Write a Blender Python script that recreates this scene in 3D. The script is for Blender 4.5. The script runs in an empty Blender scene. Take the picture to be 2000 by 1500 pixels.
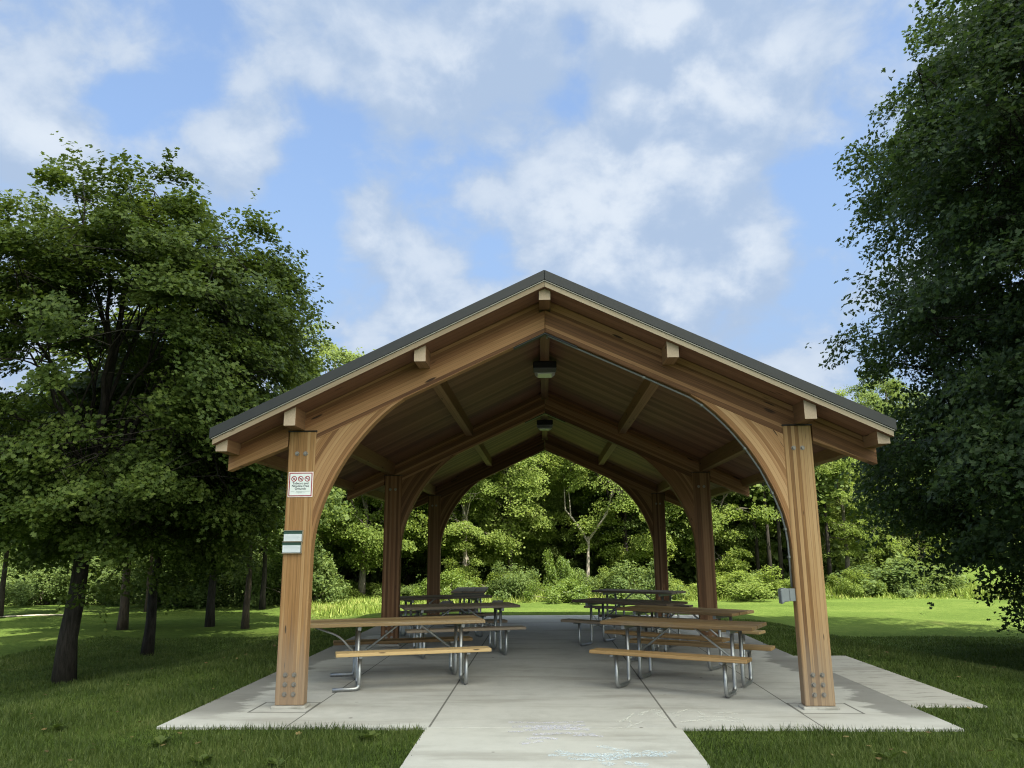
import bpy, bmesh, math, numpy as np
from mathutils import Matrix, Vector
R_ = math.radians
RNG = np.random.RandomState
sc = bpy.context.scene
COL = sc.collection
PW = {}                                    # world matrices of the things' empties

# ------------------------------------------------------------------ object helpers
def tag(o, label=None, cat=None, group=None, kind=None):
    if label: o['label'] = label
    if cat: o['category'] = cat
    if group: o['group'] = group
    if kind: o['kind'] = kind
    return o

def empty(name, loc=(0, 0, 0), rz=0, label=None, cat=None, group=None):
    o = bpy.data.objects.new(name, None); COL.objects.link(o)
    o.empty_display_size = .2
    M = Matrix.Translation(loc) @ Matrix.Rotation(rz, 4, 'Z')
    o.matrix_basis = M; PW[o.name] = M
    return tag(o, label, cat, group)

def link(name, me, mat=None, parent=None, M=None):
    o = bpy.data.objects.new(name, me); COL.objects.link(o)
    if mat is not None:
        for m in (mat if isinstance(mat, (list, tuple)) else [mat]): me.materials.append(m)
    M = M or Matrix()
    if parent is not None:
        o.parent = parent
        o.matrix_basis = PW[parent.name].inverted() @ M
    else:
        o.matrix_basis = M
    PW[o.name] = M
    return o

def obj(name, bm, mat=None, parent=None, M=None, smooth=False):
    """bm is built in world coordinates; M is the frame the object gets (its local axes)."""
    me = bpy.data.meshes.new(name)
    if M is not None: bm.transform(M.inverted())
    bmesh.ops.recalc_face_normals(bm, faces=bm.faces)
    if smooth:
        for f in bm.faces: f.smooth = True
    bm.to_mesh(me); bm.free()
    return link(name, me, mat, parent, M)

def frame(origin, zdir, xhint=(1, 0, 0)):
    z = Vector(zdir).normalized(); x = Vector(xhint); x = (x - z * x.dot(z)).normalized(); y = z.cross(x)
    M = Matrix((x, y, z)).transposed().to_4x4(); M.translation = Vector(origin); return M

def box(bm, lo, hi, M=None, bevel=0):
    vs = [bm.verts.new((x, y, z)) for x in (lo[0], hi[0]) for y in (lo[1], hi[1]) for z in (lo[2], hi[2])]
    fs = [bm.faces.new([vs[i] for i in q]) for q in ((0, 1, 3, 2), (4, 6, 7, 5), (0, 4, 5, 1), (2, 3, 7, 6), (0, 2, 6, 4), (1, 5, 7, 3))]
    if bevel:
        es = list({e for f in fs for e in f.edges})
        r = bmesh.ops.bevel(bm, geom=es, offset=bevel, segments=1, affect='EDGES', profile=.5)
        vs = [v for v in {v for f in r['faces'] for v in f.verts}]
    if M is not None: bmesh.ops.transform(bm, matrix=M, verts=vs)
    return fs

def prism(bm, pts, y0, y1, bevel=0):
    """polygon pts in (x,z), extruded along y"""
    a = [bm.verts.new((x, y0, z)) for x, z in pts]; b = [bm.verts.new((x, y1, z)) for x, z in pts]
    n = len(pts)
    fs = [bm.faces.new(a), bm.faces.new(b[::-1])]
    for i in range(n):
        fs.append(bm.faces.new((a[i], b[i], b[(i + 1) % n], a[(i + 1) % n])))
    if bevel:
        bmesh.ops.recalc_face_normals(bm, faces=fs)
        es = [e for e in {e for f in fs for e in f.edges} if e.calc_face_angle(0) > .6]
        bmesh.ops.bevel(bm, geom=es, offset=bevel, segments=1, affect='EDGES', profile=.5)
    return fs

def ring_tube(path, rad, n=8, cap=True):
    path = np.asarray(path, float); k = len(path)
    rad = np.broadcast_to(np.asarray(rad, float), (k,))
    t = np.gradient(path, axis=0); t /= np.linalg.norm(t, axis=1)[:, None] + 1e-9
    ref = np.array([0, 0, 1.]) if abs(t[0, 2]) < .9 else np.array([1., 0, 0])
    u = np.cross(t[0], ref); u /= np.linalg.norm(u)
    V = np.zeros((k, n, 3)); a = np.arange(n) / n * 2 * np.pi
    for i in range(k):
        u = u - t[i] * (u @ t[i]); u /= np.linalg.norm(u) + 1e-9
        w = np.cross(t[i], u)
        V[i] = path[i] + rad[i] * (np.cos(a)[:, None] * u + np.sin(a)[:, None] * w)
    F = []
    for i in range(k - 1):
        for j in range(n):
            F.append((i * n + j, i * n + (j + 1) % n, (i + 1) * n + (j + 1) % n, (i + 1) * n + j))
    return V.reshape(-1, 3), F, ([tuple(range(n))[::-1], tuple(range((k - 1) * n, k * n))] if cap else [])

class Tubes:
    def __init__(s): s.V, s.F, s.n = [], [], 0
    def add(s, path, rad, n=8, cap=True):
        V, F, C = ring_tube(path, rad, n, cap)
        s.V.append(V); s.F += [tuple(i + s.n for i in f) for f in F + C]; s.n += len(V)
    def mesh(s, name, smooth=True):
        me = bpy.data.meshes.new(name)
        me.from_pydata(np.concatenate(s.V).tolist(), [], s.F); me.update()
        if smooth: me.polygons.foreach_set('use_smooth', [True] * len(me.polygons))
        return me

def bend(pts, r, n=5):
    """round the corners of a polyline"""
    pts = [np.array(p, float) for p in pts]; out = [pts[0]]
    for a, b, c in zip(pts, pts[1:], pts[2:]):
        d1 = (a - b) / np.linalg.norm(a - b); d2 = (c - b) / np.linalg.norm(c - b)
        p, q = b + d1 * r, b + d2 * r
        for t in np.linspace(0, 1, n): out.append((1 - t) ** 2 * p + 2 * t * (1 - t) * b + t * t * q)
    out.append(pts[-1]); return out

def inst_mesh(name, tmpl, faces, P, X, Y, Z, S, tint=None):
    """one mesh of many small copies of a template (leaves, blades)"""
    T = np.asarray(tmpl, float); N = len(P); k = len(T)
    S = np.broadcast_to(np.asarray(S, float), (N,)) if np.ndim(S) < 2 else S
    if np.ndim(S) == 1: S = np.repeat(S[:, None], 3, 1)
    V = P[:, None, :] + (T[None, :, 0, None] * S[:, None, 0, None]) * X[:, None, :] \
        + (T[None, :, 1, None] * S[:, None, 1, None]) * Y[:, None, :] + (T[None, :, 2, None] * S[:, None, 2, None]) * Z[:, None, :]
    V = V.reshape(-1, 3)
    sizes = np.array([len(f) for f in faces]); flat = np.concatenate([np.array(f) for f in faces])
    L = (flat[None, :] + (np.arange(N) * k)[:, None]).reshape(-1)
    tot = np.tile(sizes, N); st = np.concatenate([[0], np.cumsum(tot)[:-1]])
    me = bpy.data.meshes.new(name)
    me.vertices.add(len(V)); me.vertices.foreach_set('co', V.astype(np.float32).ravel())
    me.loops.add(len(L)); me.loops.foreach_set('vertex_index', L.astype(np.int32))
    me.polygons.add(len(tot)); me.polygons.foreach_set('loop_start', st.astype(np.int32))
    try: me.polygons.foreach_set('loop_total', tot.astype(np.int32))
    except Exception: pass
    at = me.attributes.new('tint', 'FLOAT', 'FACE')
    if tint is None: tint = np.random.RandomState(N).rand(N)
    at.data.foreach_set('value', np.repeat(tint, len(faces)).astype(np.float32))
    me.update(calc_edges=True)
    return me

def norm(a): return a / (np.linalg.norm(a, axis=-1, keepdims=True) + 1e-9)

# ------------------------------------------------------------------ materials
class Mat:
    def __init__(s, name, world=None):
        if world is None:
            s.m = bpy.data.materials.new(name); s.m.use_nodes = True; s.nt = s.m.node_tree
        else:
            s.m = world; s.nt = world.node_tree
        s.nt.nodes.clear()
    def n(s, typ, ins=None, **props):
        nd = s.nt.nodes.new(typ)
        for k, v in props.items(): setattr(nd, k, v)
        for k, v in (ins or {}).items():
            sock = nd.inputs[k]
            if hasattr(v, 'is_output') or isinstance(v, bpy.types.NodeSocket): s.nt.links.new(v, sock)
            else: sock.default_value = v
        return nd
    def math(s, op, a, b=0.0, c=0.0, clamp=False):
        return s.n('ShaderNodeMath', {0: a, 1: b, 2: c}, operation=op, use_clamp=clamp).outputs[0]
    def vmul(s, v, k): return s.n('ShaderNodeVectorMath', {0: v, 1: k}, operation='MULTIPLY').outputs[0]
    def noise(s, v, scale, detail=4, rough=.55, dist=0):
        return s.n('ShaderNodeTexNoise', {'Vector': v, 'Scale': scale, 'Detail': detail, 'Roughness': rough, 'Distortion': dist}).outputs[0]
    def ramp(s, f, stops, interp='LINEAR'):
        nd = s.n('ShaderNodeValToRGB', {0: f}); cr = nd.color_ramp; cr.interpolation = interp
        while len(cr.elements) < len(stops): cr.elements.new(.5)
        for e, (p, c) in zip(cr.elements, stops):
            e.position = p; e.color = (*c, 1) if len(c) == 3 else c
        return nd.outputs[0]
    def smooth(s, x, lo, hi, a=0., b=1.):
        return s.n('ShaderNodeMapRange', {0: x, 1: lo, 2: hi, 3: a, 4: b}, interpolation_type='SMOOTHSTEP').outputs[0]
    def mix(s, f, a, b, mode='MIX'):
        nd = s.n('ShaderNodeMix', data_type='RGBA', blend_type=mode)
        for i, v in ((0, f), (6, a), (7, b)):
            if isinstance(v, bpy.types.NodeSocket): s.nt.links.new(v, nd.inputs[i])
            else: nd.inputs[i].default_value = v if i == 0 else ((*v, 1) if len(v) == 3 else v)
        return nd.outputs[2]
    def xyz(s, v): 
        o = s.n('ShaderNodeSeparateXYZ', {0: v}).outputs; return o[0], o[1], o[2]
    def comb(s, x, y, z): return s.n('ShaderNodeCombineXYZ', {0: x, 1: y, 2: z}).outputs[0]
    def obj(s): return s.n('ShaderNodeTexCoord').outputs['Object']
    def pos(s): return s.n('ShaderNodeNewGeometry').outputs['Position']
    def rand(s): return s.n('ShaderNodeObjectInfo').outputs['Random']
    def bump(s, h, strength=.3, dist=.01): return s.n('ShaderNodeBump', {'Height': h, 'Strength': strength, 'Distance': dist}).outputs[0]
    def pbr(s, color, rough=.6, metal=0., normal=None, spec=.5):
        nd = s.n('ShaderNodeBsdfPrincipled')
        for k, v in (('Base Color', color), ('Roughness', rough), ('Metallic', metal), ('Specular IOR Level', spec)):
            if isinstance(v, bpy.types.NodeSocket): s.nt.links.new(v, nd.inputs[k])
            else: nd.inputs[k].default_value = (*v, 1) if k == 'Base Color' and len(v) == 3 else v
        if normal is not None: s.nt.links.new(normal, nd.inputs['Normal'])
        return nd.outputs[0]
    def out(s, sh):
        o = s.n('ShaderNodeOutputMaterial'); s.nt.links.new(sh, o.inputs[0]); return s.m

def plain(name, c, rough=.6, metal=0., var=.12, scale=30, bumpk=.08, spec=.5):
    m = Mat(name); p = m.obj(); nz = m.noise(p, scale, 4)
    col = m.mix(nz, tuple(x * (1 - var) for x in c), tuple(min(1, x * (1 + var)) for x in c))
    return m.out(m.pbr(col, rough, metal, m.bump(nz, bumpk, .003), spec))

def wood(name, dark, mid, light, lam=.038, axis='x', knots=.06, rough=.65, gray=0., low=0., planks=False, attr=None):
    """grain along local z; glued boards / planks side by side across local x (or y)"""
    m = Mat(name); p = m.obj() if not attr else m.n('ShaderNodeAttribute', attribute_name=attr).outputs['Vector']
    x, y, z = m.xyz(p); r = m.rand()
    a = x if axis == 'x' else y
    sh = m.math('MULTIPLY', r, 7.3) if not planks else lam * .5
    li = m.math('FLOOR', m.math('DIVIDE', m.math('ADD', a, sh), lam))
    wn = m.n('ShaderNodeTexWhiteNoise', {'W': m.math('ADD', li, m.math('MULTIPLY', r, 91.))}, noise_dimensions='1D').outputs[0]
    off = m.math('ADD', m.math('MULTIPLY', wn, 13.), m.math('MULTIPLY', r, 31.))
    wob = m.math('MULTIPLY', m.noise(m.vmul(p, (3, 3, 1.1)), 1, 2), .05)
    v = m.comb(m.math('ADD', x, wob), y, m.math('ADD', z, off))
    g1 = m.noise(m.vmul(v, (70, 70, 1.3)), 1, 5, .6)
    g2 = m.noise(m.vmul(v, (190, 190, 5)), 1, 3, .6)
    f = m.math('ADD', m.math('MULTIPLY', wn, .66), m.math('ADD', m.math('MULTIPLY', g1, .58), m.math('MULTIPLY', g2, .22)))
    col = m.ramp(f, [(.30, dark), (.68, mid), (1.1 if False else 1., light)])
    kd = m.n('ShaderNodeTexVoronoi', {'Vector': m.vmul(v, (9, 9, 1.7)), 'Scale': 1.}).outputs['Distance']
    km = m.smooth(kd, knots, knots * 1.9, 1, 0)
    col = m.mix(km, col, tuple(c * .45 for c in dark))
    edge = m.math('FRACT', m.math('DIVIDE', m.math('ADD', a, sh), lam))
    line = m.smooth(m.math('ABSOLUTE', m.math('SUBTRACT', edge, .5)), .44, .5, 0, .6)
    col = m.mix(line, col, tuple(c * .5 for c in dark))
    ck = m.noise(m.vmul(v, (95, 95, .9)), 1, 2, .4)          # drying checks along the grain
    col = m.mix(m.smooth(ck, .70, .76, 0, .6), col, tuple(c * .3 for c in dark))
    if low:
        lz = m.math('ADD', z, m.math('MULTIPLY', m.noise(m.vmul(v, (16, 16, 1.2)), 1, 4), -1.1))
        col = m.mix(m.smooth(lz, -.35, .45, low, 0), col, (.225, .195, .165))
    if gray:
        gz = m.noise(m.vmul(v, (12, 12, .8)), 1, 4)
        col = m.mix(m.smooth(gz, .45, .8, 0, gray), col, (.30, .27, .24))
    col = m.mix(1., col, m.comb(*[m.math('ADD', .86, m.math('MULTIPLY', r, .28))] * 3), 'MULTIPLY')
    h = m.math('SUBTRACT', m.math('ADD', g1, m.math('MULTIPLY', g2, .5)), m.math('MULTIPLY', line, 1.5))
    return m.out(m.pbr(col, rough, 0, m.bump(h, .25, .004), .35))

def foliage(name, dark, mid, light, trans, tk=.35, rough=.45, clump=.9, spec=.35):
    m = Mat(name); t = m.n('ShaderNodeAttribute', attribute_name='tint').outputs['Fac']
    nz = m.noise(m.pos(), clump, 3)
    r = m.rand()
    f = m.math('ADD', m.math('MULTIPLY', t, .55), m.math('ADD', m.math('MULTIPLY', m.math('SUBTRACT', nz, .5), 1.1), .24))
    f = m.math('ADD', f, m.math('MULTIPLY', m.math('SUBTRACT', r, .5), .18))
    col = m.ramp(f, [(.08, dark), (.5, mid), (.95, light)])
    tc = m.mix(.6, col, trans)
    b = m.pbr(col, rough, 0, None, spec)
    tr = m.n('ShaderNodeBsdfTranslucent', {'Color': tc}).outputs[0]
    return m.out(m.n('ShaderNodeMixShader', {0: tk, 1: b, 2: tr}).outputs[0])

def bark(name, c, rough=.9):
    m = Mat(name); p = m.obj(); r = m.rand()
    nz = m.noise(m.vmul(p, (26, 26, 4.5)), 1, 5, .65, .4); n2 = m.noise(p, 1.7, 3)
    col = m.ramp(nz, [(.3, tuple(x * .35 for x in c)), (.55, c), (.8, tuple(min(1, x * 1.7) for x in c))])
    col = m.mix(m.smooth(n2, .5, .75, 0, .5), col, (c[0] * .8, c[1] * 1.05, c[2] * .75))
    return m.out(m.pbr(col, rough, 0, m.bump(nz, .8, .03), .2))

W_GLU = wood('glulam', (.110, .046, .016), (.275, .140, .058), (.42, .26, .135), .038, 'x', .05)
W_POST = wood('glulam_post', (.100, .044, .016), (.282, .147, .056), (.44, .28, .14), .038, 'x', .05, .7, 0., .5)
W_SHEL = wood('glulam_shaded', (.068, .027, .010), (.160, .074, .032), (.26, .14, .07), .038, 'x', .05)  # inner frames: redder unbleached wood, darkened further so the colour carries roof shade
W_SHADEC = wood('glulam_shaded_curved', (.068, .027, .010), (.160, .074, .032), (.26, .14, .07), .038, 'x', .05, attr='grain')  # same tone with shade in its colour, for the inner braces
W_RAF = wood('rafter_wood', (.075, .029, .010), (.190, .085, .033), (.295, .155, .070), .038, 'x', .08)
W_BRC = wood('glulam_brace', (.115, .046, .016), (.295, .148, .060), (.43, .26, .13), .038, 'x', .05, attr='grain')
W_PUR = wood('purlin_wood', (.085, .036, .015), (.17, .088, .042), (.25, .145, .075), .06, 'x', .07)
W_END = plain('end_grain', (.42, .32, .24), .8, 0, .25, 45, .3)
W_DECK = wood('deck_boards', (.078, .031, .018), (.146, .064, .037), (.200, .100, .060), .135, 'y', .06)
W_EDGE = wood('deck_edge', (.22, .16, .105), (.32, .255, .185), (.41, .35, .275), .5, 'y', .05, .8)
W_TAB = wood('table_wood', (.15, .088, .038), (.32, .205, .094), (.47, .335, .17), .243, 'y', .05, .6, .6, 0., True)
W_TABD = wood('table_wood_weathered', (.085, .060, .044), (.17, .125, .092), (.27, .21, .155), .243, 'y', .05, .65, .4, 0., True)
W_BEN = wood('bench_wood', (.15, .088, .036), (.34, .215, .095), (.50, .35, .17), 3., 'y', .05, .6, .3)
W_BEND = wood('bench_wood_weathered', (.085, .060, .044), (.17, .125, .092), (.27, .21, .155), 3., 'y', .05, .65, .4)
STEEL = plain('galvanised_pipe', (.40, .41, .42), .42, .9, .3, 25, .08)
COND = plain('conduit_grey', (.20, .21, .21), .5, .6, .2, 40, .05)
ANGLE = plain('bracket_steel', (.22, .23, .24), .5, .7, .2, 60, .05)
BLACK = plain('black_steel', (.018, .018, .02), .45, .4)
BOLT = plain('bolt_zinc', (.25, .23, .21), .5, .6, .2, 90)
ROOF = plain('roof_metal_dark', (.030, .031, .034), .5, .25, .18, 5, .03)
DRIP = plain('drip_metal', (.30, .28, .25), .5, .3)

# ------------------------------------------------------------------ setting: terrain
HZ = 1.6
def sstep(x, a, b):
    t = np.clip((x - a) / (b - a), 0, 1); return t * t * (3 - 2 * t)
def ground_z(x, y):
    x = np.asarray(x, float); y = np.asarray(y, float)
    xl = -(4.25 + .17 * np.clip(15.4 - y, 0, 14)) + .05 * np.sin(y * 1.3)
    xr = 4.45 + .19 * np.clip(16.6 - y, 0, 14) + .05 * np.sin(y * 1.1 + 1)
    d = np.maximum(np.maximum(xl - x, x - xr), 0)
    dy = np.maximum(y - 20.6, 0) * .6
    fall = sstep(np.sqrt(d * d + dy * dy), 0, 2.6)
    z = -.025 - .36 * fall
    far = sstep(y, 34, 60)
    z = z + far * .35 + .9 * sstep(x, 14, 26) * sstep(y, 34, 50)
    z = z + fall * .03 * (np.sin(x * .5 + 1) * np.cos(y * .37) + .6 * np.sin(x * 1.3 + y * .9))
    return z + .006 * np.sin(x * 5.1 + y * 3.3) * np.sin(y * 4.7 - x * 2.1)

def grid_axis(parts):
    return np.concatenate([np.arange(a, b, s) for a, b, s in parts])
gx = grid_axis([(-400, -60, 20), (-60, -20, 2.5), (-20, 20, .25), (20, 60, 2.5), (60, 401, 20)])
gy = grid_axis([(-200, -10, 10), (-10, 3, 1), (3, 26, .25), (26, 60, 1), (60, 501, 20)])
X, Y = np.meshgrid(gx, gy); Z = ground_z(X, Y)
nx, ny = len(gx), len(gy)
me = bpy.data.meshes.new('ground')
idx = np.arange(nx * ny).reshape(ny, nx)
q = np.stack([idx[:-1, :-1], idx[:-1, 1:], idx[1:, 1:], idx[1:, :-1]], -1).reshape(-1, 4)
me.from_pydata(np.stack([X, Y, Z], -1).reshape(-1, 3).tolist(), [], q.tolist()); me.update()
me.polygons.foreach_set('use_smooth', [True] * len(me.polygons))
m = Mat('lawn'); p = m.pos()
n1 = m.noise(p, .35, 4); n2 = m.noise(p, 5, 4, .65); n3 = m.noise(p, 60, 3, .7); n4 = m.noise(m.vmul(p, (.16, 1.1, 1)), 1, 3)
f = m.math('ADD', m.math('ADD', m.math('MULTIPLY', n1, .34), m.math('MULTIPLY', n2, .3)), m.math('ADD', m.math('MULTIPLY', n3, .34), m.math('MULTIPLY', n4, .22)))
col = m.ramp(f, [(.38, (.036, .060, .011)), (.60, (.080, .126, .023)), (.82, (.165, .206, .050))])
dry = m.smooth(m.noise(p, 1.1, 5, .62), .62, .76, 0, .6)
col = m.mix(dry, col, (.20, .175, .075))
ground = link('ground', me, m.out(m.pbr(col, .95, 0, m.bump(m.math('ADD', n3, m.math('MULTIPLY', n2, 1.2)), .7, .05), .1)))
tag(ground, kind='structure')

# ------------------------------------------------------------------ setting: concrete
def concrete(name, base, joints=True, rough_old=0.):
    m = Mat(name); p = m.pos(); x, y, z = m.xyz(p)
    a = m.noise(p, .55, 5, .6); b = m.noise(p, 6, 5, .65); c = m.noise(p, 85, 3, .7)
    f = m.math('ADD', m.math('ADD', m.math('MULTIPLY', a, .5), m.math('MULTIPLY', b, .3)), m.math('MULTIPLY', c, .2))
    col = m.ramp(f, [(.3, tuple(v * .72 for v in base)), (.52, base), (.75, tuple(v * 1.12 for v in base))])
    br = m.noise(m.vmul(p, (5, 210, 1)), 1, 2, .5)                # broom finish
    col = m.mix(m.smooth(br, .3, .75, 0, .22), col, tuple(v * .72 for v in base))
    st = m.noise(m.vmul(p, (.5, 2.4, 1)), 1, 5, .6)           # faint grime swept across the slab
    col = m.mix(m.smooth(st, .48, .70, 0, .45), col, (.20, .185, .16))
    sp = m.n('ShaderNodeTexVoronoi', {'Vector': p, 'Scale': 2.6, 'Randomness': 1.}).outputs
    spk = m.math('MULTIPLY', m.smooth(sp['Distance'], .03, .075, 1, 0), m.smooth(m.noise(p, 1.1, 2), .45, .6))
    col = m.mix(m.math('MULTIPLY', spk, .75), col, (.07, .06, .05))
    if joints:
        ax = m.math('ABSOLUTE', x)
        w = lambda d, t: m.smooth(d, t * .55, t, 1, 0)
        j = w(m.math('ABSOLUTE', m.math('SUBTRACT', ax, 1.13)), .013)
        j = m.math('MAXIMUM', j, w(m.math('ABSOLUTE', m.math('SUBTRACT', ax, 2.465)), .010))
        j = m.math('MULTIPLY', j, m.smooth(y, 7.45, 7.55))
        cut = None
        for py in (8.395, 13.615, 18.815):
            dx = m.math('DIVIDE', m.math('ABSOLUTE', m.math('SUBTRACT', ax, 2.77)), .31)
            dy = m.math('DIVIDE', m.math('ABSOLUTE', m.math('SUBTRACT', y, py)), .27)
            e = m.math('MAXIMUM', dx, dy)
            bx = m.math('MULTIPLY', m.smooth(e, .905, .925), m.smooth(e, .985, 1.005, 1, 0))
            j = m.math('MAXIMUM', j, bx)
        col = m.mix(m.math('MULTIPLY', j, .8), col, (.07, .066, .06))
        # damp strip under the eaves' drip line, ragged inner edge
        rag = m.math('ADD', m.math('MULTIPLY', m.noise(m.vmul(p, (1.6, 3.1, 1)), 1, 6, .68), 1.05), m.math('MULTIPLY', m.noise(m.vmul(p, (.35, .55, 1)), 1, 2), .85))
        wet = m.smooth(m.math('SUBTRACT', ax, m.math('ADD', 2.30, rag)), -.02, .13)
        wet = m.math('MULTIPLY', wet, m.smooth(y, 7.75, 8.3))
        wet = m.math('MULTIPLY', wet, m.smooth(m.noise(p, .4, 2), .3, .42))
        col = m.mix(m.math('MULTIPLY', wet, .68), col, (.13, .125, .12))
    h = m.math('ADD', m.math('ADD', b, m.math('MULTIPLY', c, .6)), m.math('MULTIPLY', br, .8))
    if rough_old:
        mo = m.smooth(m.noise(m.vmul(p, (2, 7, 1)), 1.3, 5, .7), .52, .66, 0, rough_old)
        col = m.mix(mo, col, (.16, .155, .13))
    return m.out(m.pbr(col, .85, 0, m.bump(h, .22, .006), .25))
CON = concrete('pad_concrete', (.47, .465, .45))
CON2 = concrete('walk_concrete', (.475, .47, .45), False)
CON3 = concrete('old_concrete', (.43, .415, .39), False, .6)

bm = bmesh.new(); box(bm, (-3.69, 7.5, -.16), (3.69, 19.62, 0), bevel=.003)
tag(obj('concrete_pad', bm, CON), kind='structure')
bm = bmesh.new(); box(bm, (-1.155, -8, -.16), (1.175, 7.4985, -.0005), bevel=.002)
tag(obj('path', bm, CON2), kind='structure')
bm = bmesh.new(); box(bm, (3.697, 8.55, -.16), (4.49, 12.35, -.006), bevel=.015)
tag(obj('pavement', bm, CON3), kind='structure')
# pale gravel track far off on the left
t = np.linspace(0, 1, 20); cx = -15.2 - 9 * t; cy = 24.6 - 2.8 * t
vs = [(x, y + s * .22, float(ground_z(x, y + s * .22)) + .02) for x, y in zip(cx, cy) for s in (-1, 1)]
me = bpy.data.meshes.new('track'); me.from_pydata(vs, [], [(2 * i, 2 * i + 2, 2 * i + 3, 2 * i + 1) for i in range(19)])
tag(link('gravel_path', me, plain('gravel', (.42, .38, .30), .95, 0, .3, 8)), kind='structure')

# ------------------------------------------------------------------ picnic shelter
ARC = [(2.5635, 1.585), (2.560, 1.67), (2.548, 1.79), (2.515, 1.96), (2.44, 2.185), (2.32, 2.445), (2.18, 2.675), (2.02, 2.882), (1.87, 3.042), (1.73, 3.165), (1.60, 3.2545)]
def obj_brace(s, fy, mat):
    """curved glued-laminated brace: the laminations follow the arch"""
    A = np.array(ARC); t = np.linspace(0, 1, len(A)); tt = np.linspace(0, 1, 41)
    def cr(i):                                     # smooth resampling of the arc
        c = np.interp(tt, t, A[:, i])
        for _ in range(3): c[1:-1] = .25 * c[:-2] + .5 * c[1:-1] + .25 * c[2:]
        return c
    P = np.stack([cr(0), cr(1)], 1); T = norm(np.gradient(P, axis=0)); Nn = np.stack([T[:, 1], -T[:, 0]], 1)
    L = np.concatenate([[0], np.cumsum(np.linalg.norm(np.diff(P, axis=0), axis=1))])
    W = []
    for p, n in zip(P, Nn):
        c = []
        if n[0] > 1e-3: c.append((2.5645 - p[0]) / n[0])
        q = n[1] + .4665 * n[0]
        if q > 1e-3: c.append((4.002 - .4665 * p[0] - p[1]) / q)
        W.append(max(min([x for x in c if x > 0] or [.004]), .004))
    W = np.array(W); O = P + Nn * W[:, None]
    k = int(np.argmin(((O - (2.5645, 2.8055)) ** 2).sum(1))); O[k] = (2.5645, 2.8055)
    M_, V, G, F = 6, [], [], []
    n = len(P)
    for y in (fy + .004, fy + TH - .004):
        for i in range(n):
            for j in range(M_ + 1):
                f = j / M_; q = P[i] * (1 - f) + O[i] * f
                V.append((s * q[0], y, q[1])); G.append((f * float(np.linalg.norm(O[i] - P[i])), y, float(L[i])))
    K = n * (M_ + 1); id_ = lambda b, i, j: b * K + i * (M_ + 1) + j
    for i in range(n - 1):
        for j in range(M_):
            F.append((id_(0, i, j), id_(0, i + 1, j), id_(0, i + 1, j + 1), id_(0, i, j + 1))); F.append((id_(1, i, j), id_(1, i, j + 1), id_(1, i + 1, j + 1), id_(1, i + 1, j)))
        F.append((id_(0, i, 0), id_(1, i, 0), id_(1, i + 1, 0), id_(0, i + 1, 0))); F.append((id_(0, i, M_), id_(0, i + 1, M_), id_(1, i + 1, M_), id_(1, i, M_)))
    me = bpy.data.meshes.new('brace'); me.from_pydata(V, [], F)
    at = me.attributes.new('grain', 'FLOAT_VECTOR', 'POINT'); at.data.foreach_set('vector', np.array(G, np.float32).ravel())
    b_ = bmesh.new(); b_.from_mesh(me); bmesh.ops.recalc_face_normals(b_, faces=b_.faces); b_.to_mesh(me); b_.free()
    return link('brace', me, mat, shelter)
FY = (8.33, 13.55, 18.75)                 # front faces of the three frames
TH = .13
shelter = empty('picnic_shelter', (0, 13.6, 0), 0, 'open timber picnic shelter with curved braces and a dark gable roof', 'picnic shelter')
def hexbolt(bm, x, y, z, r=.017, d=.016):
    c = bmesh.ops.create_cone(bm, cap_ends=True, segments=12, radius1=r * 1.45, radius2=r * 1.45, depth=.005, matrix=Matrix.Translation((x, y - .0025, z)) @ Matrix.Rotation(R_(90), 4, 'X'))
    c = bmesh.ops.create_cone(bm, cap_ends=True, segments=6, radius1=r, radius2=r * .9, depth=d, matrix=Matrix.Translation((x, y - .005 - d / 2, z)) @ Matrix.Rotation(R_(90), 4, 'X'))
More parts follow.
